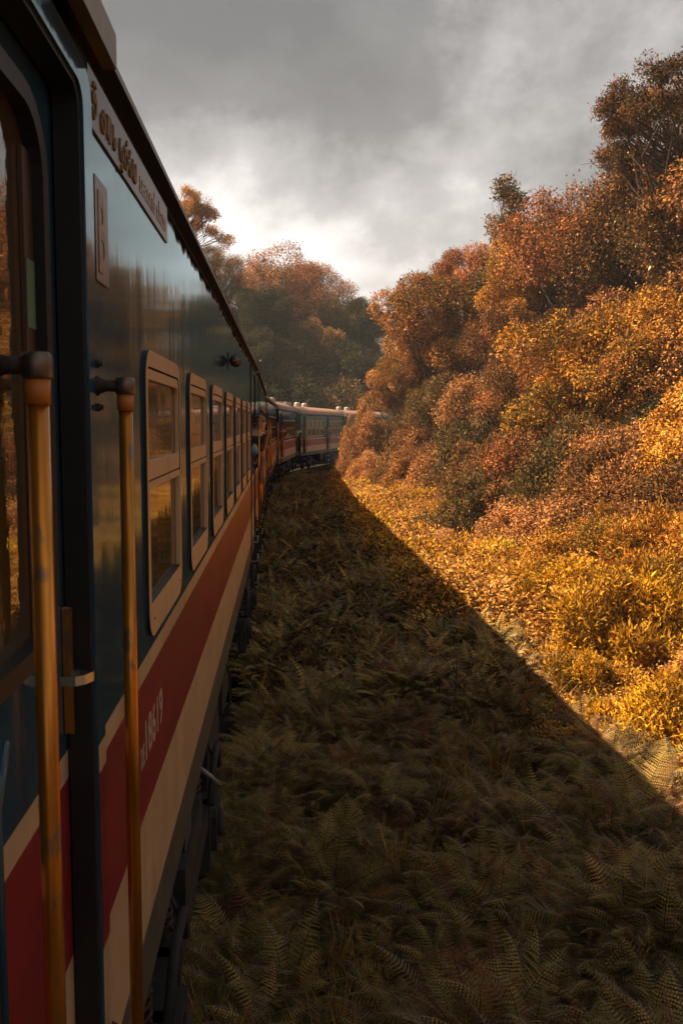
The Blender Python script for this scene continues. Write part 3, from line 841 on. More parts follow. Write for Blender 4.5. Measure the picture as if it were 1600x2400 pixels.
PITCH, W0 = 1.3126, 2.850
near_wins = [(W0 + i * PITCH + 0.036, W0 + i * PITCH + 0.884, 2.29, 3.165) for i in range(7)]
def near_extra(root):
    # frames are built at the hole's first edge, so shift them to the measured pitch
    for w in [c for c in root.children if c.name.startswith('window')]:
        w.location.y -= 0.036
    for y in (1.36, 2.10, 13.17, 14.00):
        make_handrail(root, y)
    # raised door surround
    b = MB()
    b.ring(rrect(1.10, 2.105, 1.14, 3.775, [0.005, 0.09, 0.09, 0.005], 5), rrect(1.20, 2.02, 1.20, 3.712, [0.003, 0.05, 0.05, 0.003], 5), 0.0, 0.014, 0, 0)
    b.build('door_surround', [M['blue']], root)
    b = MB()
    b.ring(rrect(1.195, 2.024, 1.195, 3.716, 0.052, 5), rrect(1.215, 2.004, 1.21, 3.70, 0.05, 5), -0.05, 0.006, 0)
    b.build('door_seal', [M['rubber']], root)
    # livery carried over the surround
    for z0, z1, mm in ((1.1415, ZCB, 'sill'), (ZCB, ZRB, 'cream'), (ZRB, ZRT, 'red'), (ZRT, ZCT + 0.0, 'cream')):
        b = MB(); b.box(0.0142, 0.0152, 2.026, 2.102, z0, z1)
        b.build('surround_stripe', [M[mm]], root)
    # drip rail over the door, brown, standing out further than the gutter
    b = MB(); b.bbox(0.029, 0.062, -2.1, 2.17, 3.805, 3.885, 0.004)
    b.build('drip_rail', [M['brass']], root)
    # destination board with lettering
    b = MB(); b.box(0.0, 0.006, 2.108, 3.47, 3.665, 3.798)
    bd = b.build('destination_board', [M['board']], root)
    make_script(bd, 2.14, 3.690, 0.62, 0.075)
    if False: make_text("\u0dc1\u0dca\u200d\u0dbb\u0dd3 \u0dbd\u0d82\u0d9a\u0dcf \u0daf\u0dd4\u0db8\u0dca\u0dbb\u0dd2\u0dba", 'lettering', bd, 2.14, 3.695, 0.10, 0.0065, 0.62)
    make_text("second", 'lettering', bd, 2.82, 3.695, 0.105, 0.0065, 0.32)
    make_text("class", 'lettering', bd, 3.18, 3.695, 0.105, 0.0065, 0.24)
    b = MB(); b.box(0.0, 0.005, 2.165, 2.315, 3.315, 3.565)
    pl = b.build('class_plate', [M['board']], root)
    make_text("B", 'lettering', pl, 2.195, 3.345, 0.27, 0.0055, 0.09)
    make_text("18619", 'carriage_number', root, 2.785, 1.845, 0.185, 0.0008, 0.40, 'white', 0.0004)
    make_text("DE", 'carriage_number', root, 2.69, 1.845, 0.10, 0.0008, 0.07, 'white', 0.0004)
    # round marker lamp on its bracket, looking back along the train
    y = 7.19
    b = MB()
    b.bbox(0.0, 0.006, y - 0.02, y + 0.02, 3.40, 3.545, 0.006)
    b.box(0.008, 0.03, y - 0.008, y + 0.008, 3.46, 3.485)
    b.lathe([(0.030, -0.05), (0.048, -0.03), (0.050, 0.03), (0.044, 0.045)], (0.062, y, 3.473), 'y', 20)
    lp = b.build('marker_lamp', [M['black']], root)
    b = MB(); b.lathe([(0.010, -0.072), (0.026, -0.064), (0.038, -0.045), (0.040, -0.038)], (0.062, y, 3.473), 'y', 18)
    b.build('lens', [M['lampglass']], lp)
    # panel joints
    b = MB()
    for yy, w_, t_ in ((11.95, 0.012, 0.004), (12.15, 0.012, 0.004), (14.25, 0.012, 0.004), (12.02, 0.03, 0.012)):
        b = MB(); b.box(0.0, t_, yy, yy + w_, ZS, 3.79)
        b.build('body_joint', [M['rubber']], root)
    # small flaps and hoses hanging below the sill
    b = MB()
    b.box(-0.03, -0.022, 2.42, 2.75, 0.66, 1.02)
    b.build('hanging_flap', [M['sill']], root)
    b = MB(); b.box(-0.03, -0.022, 4.05, 4.30, 0.80, 1.02)
    b.build('hanging_flap', [M['sill']], root)
    b = MB()
    b.tube([(-0.02, 4.66, 1.04), (0.05, 4.66, 0.985), (0.10, 4.66, 0.93)], 0.013, 6)
    b.build('towing_hook', [M['tread']], root)

c1 = carriage('c1', 'nearest blue, red and cream carriage, filling the left edge of the view', (0, 0, 0), 0, -2.2, 15.2,
              [(1.20, 2.02, 'near'), (13.22, 13.96, 'open')], near_wins, 'near', 'carriages of the train', (4.3, 11.2), extra=near_extra)

def far_car(i, label, ya_, yb_, layout, vents, extra=None):
    p0 = Vector((float(side_x(ya_)), ya_, float(rail_z(ya_)))); p1 = Vector((float(side_x(yb_)), yb_, float(rail_z(yb_))))
    ln = (p1.xy - p0.xy).length
    rz = -math.atan2(p1.x - p0.x, p1.y - p0.y)
    if layout == 'mid':
        doors = [(0.55, 1.20, 'open'), (ln * 0.55, ln * 0.55 + 0.8, 'open')]
        wins = [(1.75 + k_ * 1.32, 1.75 + k_ * 1.32 + 0.92, 2.30, 3.42) for k_ in range(4)]
        wins += [(ln * 0.55 + 1.15 + k_ * 0.98, ln * 0.55 + 1.15 + k_ * 0.98 + 0.78, 2.30, 3.42) for k_ in range(5)]
        wins = [w for w in wins if w[1] < ln - 0.3]
    else:
        doors = [(0.85, 1.60, 'shut'), (ln - 1.9, ln - 1.1, 'open')]
        n_ = int((ln - 4.6) / 1.3)
        wins = [(2.2 + k_ * 1.3, 2.2 + k_ * 1.3 + 0.9, 2.30, 3.30) for k_ in range(n_)]
    return carriage('c%d' % i, label, p0, rz, 0.0, ln, doors, wins, 'far', 'carriages of the train', (3.0, ln - 3.0), vents=vents, extra=extra)

c2 = far_car(2, 'second carriage, hidden edge-on right behind the nearest one and its leaning passengers', 15.75, 29.5, 'end', ())
c3 = far_car(3, 'third carriage, a narrow sliver of cream and yellow rails just before the pink roofs begin', 30.1, 43.8, 'end', ())
c4 = far_car(4, 'fourth carriage, short pink roof and blue-red side before the long curve', 44.4, 57.0, 'end', [(5.5, -1.45, 'dome'), (9.5, -1.45, 'dome')])
def ladder(root):
    ln = 14.4
    b = MB()
    y = ln * 0.55 + 0.4
    b.box(0.0, 0.03, y - 0.22, y - 0.18, 0.1, 1.05); b.box(0.0, 0.03, y + 0.18, y + 0.22, 0.1, 1.05)
    lo = b.build('ladder', [M['dark']], root)
    for z_ in (0.12, 0.42, 0.72):
        t = MB(); t.box(-0.02, 0.08, y - 0.17, y + 0.17, z_, z_ + 0.04); t.build('rung', [M['vent']], lo)
c5 = far_car(5, 'fifth carriage, seen broadside in the curve, four gold-reflecting windows left of its middle door', 57.6, 71.5, 'mid',
             [(0.9, -1.45, 'box'), (4.6, -1.45, 'dome'), (6.8, -1.45, 'dome')], ladder)
c6 = far_car(6, 'last visible carriage, its rear end vanishing behind the sunlit pink bush', 72.0, 84.4, 'mid', [(1.6, -1.45, 'dome'), (3.4, -1.45, 'dome')])
c7 = far_car(7, 'carriage beyond the pink bush, wholly round the bend', 84.9, 97, 'end', ()) if False else None

# ------------------------------------------------------------------ people
def skin_mesh(name, pts, edges, rad, mat_, parent=None, sub=2):
    me = bpy.data.meshes.new(name)
    me.from_pydata([tuple(p) for p in pts], edges, [])
    o = bpy.data.objects.new(name, me); COL.objects.link(o)
    md = o.modifiers.new('skin', 'SKIN'); md.use_smooth_shade = True
    lay = me.skin_vertices[0] if len(me.skin_vertices) else None
    if lay is None:
        bpy.context.view_layer.objects.active = o
    for i, r in enumerate(rad):
        rr_ = r if hasattr(r, '__len__') else (r, r)
        me.skin_vertices[0].data[i].radius = rr_
    me.skin_vertices[0].data[0].use_root = True
    s = o.modifiers.new('sub', 'SUBSURF'); s.levels = sub; s.render_levels = sub
    dg = bpy.context.evaluated_depsgraph_get()
    nm = bpy.data.meshes.new_from_object(o.evaluated_get(dg))
    nm.materials.clear(); nm.materials.append(mat_)
    nm.polygons.foreach_set('use_smooth', [True] * len(nm.polygons))
    bpy.data.objects.remove(o)
    o = bpy.data.objects.new(name, nm); COL.objects.link(o)
    if parent is not None: o.parent = parent
    return o

def person(loc, rz, label, skin, hair, shirt, lean=0.0, armR=None, armL=None, head_turn=0.0, scale=1.0):
    """standing figure, feet at origin, facing local -y; lean = sideways shift of the upper body towards +x"""
    root = empty('person', loc, rz)
    tag(root, label, 'person')
    S = scale
    def P(x, y, z):
        k_ = max(0.0, (z - 0.9)) / 0.8
        return Vector((x + lean * k_, y, z)) * S
    aR = armR or [(0.26, -0.02, 1.18), (0.27, -0.08, 0.95)]
    aL = armL or [(-0.26, -0.02, 1.18), (-0.27, -0.06, 0.95)]
    pts = [P(0, 0, 0.95), P(0, 0, 1.12), P(0, -0.01, 1.30), P(0, 0, 1.44), P(0, -0.01, 1.53), P(0, -0.02, 1.60), P(0, -0.02, 1.69),
           P(0.10, 0, 0.90), P(0.11, -0.01, 0.50), P(0.11, 0.02, 0.09), P(0.12, -0.13, 0.04),
           P(-0.10, 0, 0.90), P(-0.11, -0.01, 0.50), P(-0.11, 0.02, 0.09), P(-0.12, -0.13, 0.04),
           P(0.17, 0, 1.40), P(*aR[0]), P(*aR[1]), P(-0.17, 0, 1.40), P(*aL[0]), P(*aL[1])]
    ed = [(0, 1), (1, 2), (2, 3), (3, 4), (4, 5), (5, 6), (0, 7), (7, 8), (8, 9), (9, 10), (0, 11), (11, 12), (12, 13), (13, 14),
          (3, 15), (15, 16), (16, 17), (3, 18), (18, 19), (19, 20)]
    rad = [0.13, 0.125, 0.15, 0.10, 0.052, 0.085, 0.082, 0.088, 0.058, 0.042, 0.035, 0.088, 0.058, 0.042, 0.035,
           0.058, 0.043, 0.030, 0.058, 0.043, 0.030]
    # hands: palm and five short fingers on both wrists
    for w in (17, 20):
        el_ = pts[w - 1]; wr = pts[w]
        d = (wr - el_).normalized()
        sd = d.cross(Vector((0, 0, 1)));
        sd = sd.normalized() if sd.length > 0.1 else Vector((1, 0, 0))
        palm = len(pts); pts.append(wr + d * 0.06 * S); rad.append((0.036, 0.022)); ed.append((w, palm))
        for q, (off, ln) in enumerate(((-0.030, 0.075), (-0.010, 0.088), (0.010, 0.083), (0.030, 0.065))):
            a = len(pts)
            pts.append(pts[palm] + d * (0.03 + ln * 0.5) * S + sd * off * S); rad.append(0.010)
            pts.append(pts[palm] + d * (0.02 + ln * 0.8) * S + sd * off * S + Vector((0, 0, -0.03)) * S); rad.append(0.008)
            ed += [(palm, a), (a, a + 1)]
        a = len(pts)
        pts.append(pts[palm] + sd * -0.05 * S + d * 0.01 * S); rad.append(0.011)
        pts.append(pts[palm] + sd * -0.06 * S + d * 0.045 * S + Vector((0, 0, -0.01)) * S); rad.append(0.009)
        ed += [(palm, a), (a, a + 1)]
    rad = [tuple(q * S for q in r) if hasattr(r, '__len__') else r * S for r in rad]
    # nose and ears grow out of the head
    h = len(pts)
    c = pts[5]
    ct, st = math.cos(head_turn), math.sin(head_turn)
    def HD(x, y, z): return c + Vector((x * ct - y * st, x * st + y * ct, z)) * S
    body = skin_mesh('body', pts, ed, rad, skin, root)
    fb = MB()
    fb.tube([HD(0, -0.082, 0.045), HD(0, -0.100, 0.015), HD(0, -0.088, 0.004)], [0.008, 0.014, 0.010], 6, 0)
    for s_ in (-1, 1):
        fb.lathe([(0.004, -0.012), (0.020, -0.004), (0.020, 0.006), (0.006, 0.012)], HD(0.086 * s_, 0.0, 0.02), 'x', 8, 0)
        fb.lathe([(0.003, 0.0), (0.013, 0.006), (0.003, 0.012)], HD(0.032 * s_, -0.082, 0.045), 'y', 8, 1)
    fb.tube([HD(-0.026, -0.080, -0.036), HD(0, -0.088, -0.034), HD(0.026, -0.080, -0.036)], 0.006, 5, 2)
    fb.build('face', [skin, M['hair'], M['shirtred']], root)
    hp = MB()
    cc = c + Vector((0, 0.012, 0.045)) * S
    rings = []
    n = 12
    for i in range(6):
        ph = i / 5 * PI * 0.56
        rings.append([cc + Vector((0.094 * math.sin(ph) * math.cos(2 * PI * q / n), 0.104 * math.sin(ph) * math.sin(2 * PI * q / n) + 0.004, 0.098 * math.cos(ph))) * S for q in range(n)])
    hp.add([p for r_ in rings for p in r_], [(i * n + q, (i + 1) * n + q, (i + 1) * n + (q + 1) % n, i * n + (q + 1) % n) for i in range(5) for q in range(n)], 0, True)
    hp.build('hair', [hair], root)
    sp_ = [pts[0] + Vector((0, 0, 0.02)), pts[1], pts[2], pts[3], pts[15], pts[15].lerp(pts[16], 0.75), pts[18], pts[18].lerp(pts[19], 0.75)]
    skin_mesh('shirt', sp_, [(0, 1), (1, 2), (2, 3), (3, 4), (4, 5), (3, 6), (6, 7)], [q * S for q in (0.150, 0.142, 0.165, 0.112, 0.078, 0.062, 0.078, 0.062)], shirt, root)
    tp = [pts[0], pts[7], pts[8], pts[9], pts[11], pts[12], pts[13]]
    skin_mesh('trousers', tp, [(0, 1), (1, 2), (2, 3), (0, 4), (4, 5), (5, 6)], [q * S for q in (0.145, 0.105, 0.072, 0.055, 0.105, 0.072, 0.055)], M['trousers'], root)
    return root

FL = 1.24
person((-0.20, 13.86, FL), 0.12, 'man with cropped hair leaning out past the yellow rails, his face towards us', M['skin1'], M['hair2'], M['shirtblack'],
       lean=0.30, armR=[(0.16, -0.28, 1.24), (0.11, -0.56, 1.44)], armL=[(-0.24, -0.05, 1.2), (-0.2, -0.1, 1.0)], scale=1.06)
person((-0.30, 13.42, FL), -0.1, 'passenger in a pale blue shirt in the doorway, brown arm hanging down outside', M['skin2'], M['hair'], M['shirtblue'],
       lean=0.10, armR=[(0.42, -0.10, 1.20), (0.44, -0.24, 0.96)], armL=[(-0.2, -0.1, 1.2), (-0.1, -0.2, 1.0)], scale=0.98)
def on_car(root, y, x, rz_off=0):
    m = Matrix.Rotation(root.rotation_euler.z, 4, 'Z')
    return Vector(root.location) + m @ Vector((x, y, FL)), root.rotation_euler.z + rz_off
p_, r_ = on_car(c4, 1.3, -0.10)
person(p_, r_, 'black-haired passenger leaning out at the start of the fourth carriage', M['skin1'], M['hair'], M['shirtred'], lean=0.32, armR=[(0.34, -0.2, 1.3), (0.3, -0.35, 1.25)])
p_, r_ = on_car(c4, 11.2, -0.05)
person(p_, r_, 'passenger in a white shirt leaning from the last door of the fourth carriage', M['skin2'], M['hair'], M['shirtwhite'], lean=0.25)
p_, r_ = on_car(c5, 8.1, -0.02)
person(p_, r_, 'passenger in a teal shirt standing in the middle door of the fifth carriage', M['skin2'], M['hair'], M['shirtteal'], lean=0.10)
p_, r_ = on_car(c6, 0.9, -0.10)
person(p_, r_, 'dark-clothed passenger in the first doorway of the last visible carriage, beside the bush', M['skin2'], M['hair'], M['shirtblack'], lean=0.2)

# ------------------------------------------------------------------ foliage
def unit(a):
    return a / np.maximum(1e-9, np.linalg.norm(a, axis=1, keepdims=True))

def quads_mesh(name, V, F, shade, mats, mat_idx=None):
    """V (n,3), F (m,4) -> mesh with a per-face 'shade' value"""
    me = bpy.data.meshes.new(name)
    me.vertices.add(len(V)); me.vertices.foreach_set('co', V.astype(np.float32).ravel())
    me.loops.add(F.size); me.loops.foreach_set('vertex_index', F.astype(np.int32).ravel())
    me.polygons.add(len(F))
    me.polygons.foreach_set('loop_start', np.arange(0, F.size, F.shape[1], dtype=np.int32))
    me.polygons.foreach_set('loop_total', np.full(len(F), F.shape[1], dtype=np.int32))
    if mat_idx is not None: me.polygons.foreach_set('material_index', mat_idx.astype(np.int32))
    at = me.attributes.new('shade', 'FLOAT', 'FACE')
    at.data.foreach_set('value', shade.astype(np.float32))
    for m in mats: me.materials.append(m)
    me.update(calc_edges=True); me.validate()
    return me

def leaves(pos, axis, nrm, length, width, shade, rs, fold=0.22):
    """rhombic leaf folded along its midrib: two quads-as-triangles kept as one bent quad"""
    n = len(pos)
    side = unit(np.cross(axis, nrm)); nn = np.cross(side, axis)
    l = length[:, None]; w = width[:, None]
    base = pos; tip = pos + axis * l
    mid = pos + axis * l * 0.45
    a = mid + side * w * 0.5 + nn * w * fold
    b = mid - side * w * 0.5 + nn * w * fold
    V = np.stack([base, a, tip, b], 1).reshape(-1, 3)
    F = np.arange(4 * n).reshape(n, 4)
    return V, F, shade

def crown(seed, blobs, n_clusters, per, ll, lw, outward=0.6, droop=0.15, spread=0.10, hang=0.0, patch=0.42, inner=0.62):
    """clusters of leaves on the shells of many small blobs; shade varies by blob, cluster and leaf"""
    rs = np.random.RandomState(seed)
    B = np.asarray(blobs, float)
    p = B[:, 3] ** 2; p /= p.sum()
    k = rs.choice(len(B), n_clusters, p=p)
    d = unit(rs.normal(size=(n_clusters, 3)) + np.array([0, 0, 0.25]))
    rad = B[k, 3] * (inner + (1 - inner) * rs.rand(n_clusters) ** 0.6)
    c = B[k, :3] + d * rad[:, None] * np.array([1, 1, 0.78])
    # ragged gaps
    nz = np.sin(c[:, 0] * 3.1 + seed) * np.sin(c[:, 1] * 2.7 + 1) * np.sin(c[:, 2] * 3.3 + 2)
    keep = nz > -0.30
    c, d, k = c[keep], d[keep], k[keep]
    m = len(c)
    bs = rs.rand(len(B)) * patch
    c = np.repeat(c, per, 0); d = np.repeat(d, per, 0); kk = np.repeat(k, per)
    n = len(c)
    cs = np.repeat(rs.rand(m) * 0.26, per)
    pos = c + rs.normal(size=(n, 3)) * spread
    ax = unit(d * outward + rs.normal(size=(n, 3)) * 0.75 + np.array([0, 0, -droop]))
    nr = unit(rs.normal(size=(n, 3)) * 0.6 + np.array([0, 0, 0.8]) + d * 0.5)
    sz = np.repeat(0.7 + 0.6 * rs.rand(m), per); ln = ll * (0.55 + 0.9 * rs.rand(n)) * sz; wd = lw * (0.6 + 0.8 * rs.rand(n)) * sz
    sh = np.clip(0.0 + bs[kk] + cs + rs.rand(n) * 0.34, 0, 1)
    return leaves(pos, ax, nr, ln, wd, sh, rs)

def blob_layout(seed, kind, R=3.0, H=None, n=40):
    rs = np.random.RandomState(seed)
    out = []
    if kind == 'round':       # crown centred on the origin, radius R
        lobes = unit(rs.normal(size=(5, 3)) + [0, 0, 0.3]) * R * 0.42
        while len(out) < n:
            d = unit(rs.normal(size=(1, 3)))[0]
            if d[2] < -0.45: continue
            l_ = lobes[rs.randint(5)]
            c = l_ * 0.9 + d * R * (0.50 + 0.12 * rs.rand()) * np.array([1, 1, 0.80])
            out.append((*c, R * (0.16 + 0.14 * rs.rand())))
        for q in range(6): out.append((*(rs.normal(size=3) * R * 0.25), R * 0.32))
    elif kind == 'bush':      # sits on the ground, leaves down to the soil
        while len(out) < n:
            d = unit(rs.normal(size=(1, 3)))[0]; d[2] = abs(d[2]) * 1.0
            c = d * R * (0.70 + 0.22 * rs.rand()) * np.array([1, 1, 0.95])
            c[2] = max(0.06 * R, c[2] - 0.05 * R)
            out.append((*c, R * (0.13 + 0.19 * rs.rand())))
        for q in range(5): out.append((*(rs.normal(size=2) * R * 0.3), R * 0.4, R * 0.38))
    elif kind == 'layered':   # flat tiers on spreading limbs
        for t in range(n):
            a = rs.rand() * 2 * PI; r = R * (0.15 + 0.85 * rs.rand() ** 0.7)
            z = R * (0.95 - 0.55 * (r / R) ** 1.5) * (0.45 + 0.75 * rs.rand())
            for q in range(3):
                out.append((r * math.cos(a) + rs.normal() * 0.35, r * math.sin(a) + rs.normal() * 0.35, z + rs.normal() * 0.08, R * (0.08 + 0.06 * rs.rand())))
    elif kind == 'spire':
        for t in range(n):
            z = R * 3.4 * (t / n); r = R * 0.62 * (1 - t / n) ** 0.8 + 0.10
            a = rs.rand() * 2 * PI
            out.append((r * 0.8 * math.cos(a), r * 0.8 * math.sin(a), z, 0.22 + r * 0.38))
    return np.array(out)

def limbs(seed, blobs, base, r0, top_frac=0.5, wiggle=0.12, every=1, sides=5, fork=None):
    """tapered trunk with limbs reaching into the blobs"""
    rs = np.random.RandomState(seed)
    b = MB()
    base = Vector(base)
    cen = Vector(np.mean(blobs[:, :3], 0).tolist())
    zc = float(np.min(blobs[:, 2]))
    forkp = Vector(fork) if fork is not None else Vector((cen.x * 0.5, cen.y * 0.5, base.z + (zc - base.z) * 0.75 + 0.3))
    pts = [base, base.lerp(forkp, 0.35) + Vector((rs.normal() * wiggle, rs.normal() * wiggle, 0)), base.lerp(forkp, 0.7) + Vector((rs.normal() * wiggle, rs.normal() * wiggle, 0)), forkp, forkp.lerp(cen, 0.6)]
    b.tube(pts, [r0 * 1.25, r0, r0 * 0.85, r0 * 0.7, r0 * 0.4], 8)
    for i in range(0, len(blobs), every):
        c = Vector(blobs[i, :3].tolist())
        st = pts[2].lerp(pts[4], rs.rand())
        mid = st.lerp(c, 0.45) + Vector((rs.normal() * wiggle * 2, rs.normal() * wiggle * 2, 0.10 * (c - st).length * (1 if rs.rand() > 0.3 else -1)))
        m2 = st.lerp(c, 0.75) + Vector((rs.normal() * wiggle, rs.normal() * wiggle, 0.03))
        b.tube([st, mid, m2, c], [r0 * 0.34, r0 * 0.22, r0 * 0.13, r0 * 0.05], sides, 0, False)
        for q in range(2):
            t2 = c + Vector((rs.normal(), rs.normal(), rs.normal() * 0.6)) * blobs[i, 3] * 0.8
            b.tube([m2, m2.lerp(t2, 0.5) + Vector((0, 0, 0.04)), t2], [r0 * 0.10, r0 * 0.07, r0 * 0.03], 4, 0, False)
    return b

def stems(seed, blobs, n=14, r=0.03):
    rs = np.random.RandomState(seed); b = MB()
    for i in rs.choice(len(blobs), min(n, len(blobs)), replace=False):
        c = Vector(blobs[i, :3].tolist())
        s0 = Vector((c.x * 0.15, c.y * 0.15, -0.15))
        b.tube([s0, s0.lerp(c, 0.5) + Vector((rs.normal() * 0.05, rs.normal() * 0.05, 0.12)), c], [r, r * 0.7, r * 0.3], 5, 0, False)
    return b

PROTO = {}
def proto(key, layout, cr_args, trunk):
    V, F, S = crown(**cr_args, blobs=layout)
    PROTO[key] = (quads_mesh('crown', V, F, S, [L['orange']]), trunk.mesh('trunk', [M['bark']]))

for s_ in range(3):
    lay = blob_layout(20 + s_, 'round', 3.0, n=44)
    proto('round%d' % s_, lay, dict(seed=30 + s_, n_clusters=21000, per=6, ll=0.088, lw=0.043, spread=0.075, outward=0.7),
          limbs(40 + s_, lay, (0, 0, -6.0), 0.17, every=2))
for s_ in range(2):   # fine-leaved open crown
    lay = blob_layout(60 + s_, 'round', 3.0, n=52)
    proto('airy%d' % s_, lay, dict(seed=70 + s_, n_clusters=14500, per=5, ll=0.08, lw=0.038, spread=0.10, outward=0.4, inner=0.3),
          limbs(80 + s_, lay, (0.3, 0, -6.0), 0.14, every=1, wiggle=0.2))
for s_ in range(3):
    lay = blob_layout(100 + s_, 'bush', 1.6, n=42)
    proto('bush%d' % s_, lay, dict(seed=110 + s_, n_clusters=14000, per=5, ll=0.054, lw=0.027, spread=0.05, outward=0.6),
          stems(120 + s_, lay))
for s_ in range(2):   # upright lance-leaved shrub
    lay = blob_layout(140 + s_, 'bush', 1.0, n=34)
    proto('lance%d' % s_, lay, dict(seed=150 + s_, n_clusters=6800, per=6, ll=0.07, lw=0.017, spread=0.04, outward=0.8, droop=-0.25, inner=0.45),
          stems(160 + s_, lay, 18, 0.014))
lay = blob_layout(181, 'layered', 4.2, n=34)
proto('layered', lay, dict(seed=191, n_clusters=13000, per=6, ll=0.10, lw=0.045, spread=0.09, outward=0.4, inner=0.2),
      limbs(192, lay, (1.2, 0.2, -7.0), 0.20, every=1, wiggle=0.25, fork=(0.6, 0.1, -1.6)))
lay = blob_layout(201, 'spire', 1.7, n=34)
proto('spire', lay, dict(seed=202, n_clusters=4600, per=6, ll=0.11, lw=0.05, spread=0.09, outward=0.6),
      limbs(203, lay, (0, 0, -5.0), 0.13, every=1, fork=(0, 0, 0.6)))

def plant(name, cat, label, key, leafmat, x, y, ztop, r=None, rz=None, sink=0.0, squash=1.0, group=None, tilt=0.0):
    if r and key[:4] in ('roun', 'airy'): r *= 1.28; squash *= 1.12
    if r and key[:4] in ('bush',): r *= 1.22
    if r and key == 'layered': r *= 1.15
    """a tree or shrub of its own: Empty at its foot, crown and trunk beneath it"""
    cm, tm = PROTO[key]
    gz = float(ground_z(x, y))
    fam = key[:4]
    top = {'roun': 2.95, 'airy': 2.95, 'bush': 1.65, 'lanc': 1.15, 'laye': 4.6, 'spir': 6.0}[fam]
    if fam in ('bush', 'lanc'):
        h = ztop - gz
        sz = h / top
        sx = sz if r is None else r / {'bush': 1.65, 'lanc': 1.1}[fam]
        root = empty(name, (x, y, gz - sink), random.uniform(0, 6.28) if rz is None else rz)
        cz = 0.0
    else:
        sx = r / {'roun': 2.9, 'airy': 2.9, 'laye': 4.2, 'spir': 1.2}[fam]
        sz = sx * squash
        root = empty(name, (x, y, gz - 0.2), random.uniform(0, 6.28) if rz is None else rz)
        cz = ztop - top * sz - (gz - 0.2)
    tag(root, label, cat, group)
    c = bpy.data.objects.new('crown', cm); COL.objects.link(c); c.parent = root
    c.scale = (sx, sx, sz); c.location = (0, 0, cz)
    c.material_slots[0].link = 'OBJECT'; c.material_slots[0].material = L[leafmat]
    t = bpy.data.objects.new('trunk' if fam not in ('bush', 'lanc') else 'stems', tm); COL.objects.link(t); t.parent = root
    t.scale = (sx, sx, sz); t.location = (0, 0, cz)
    return root

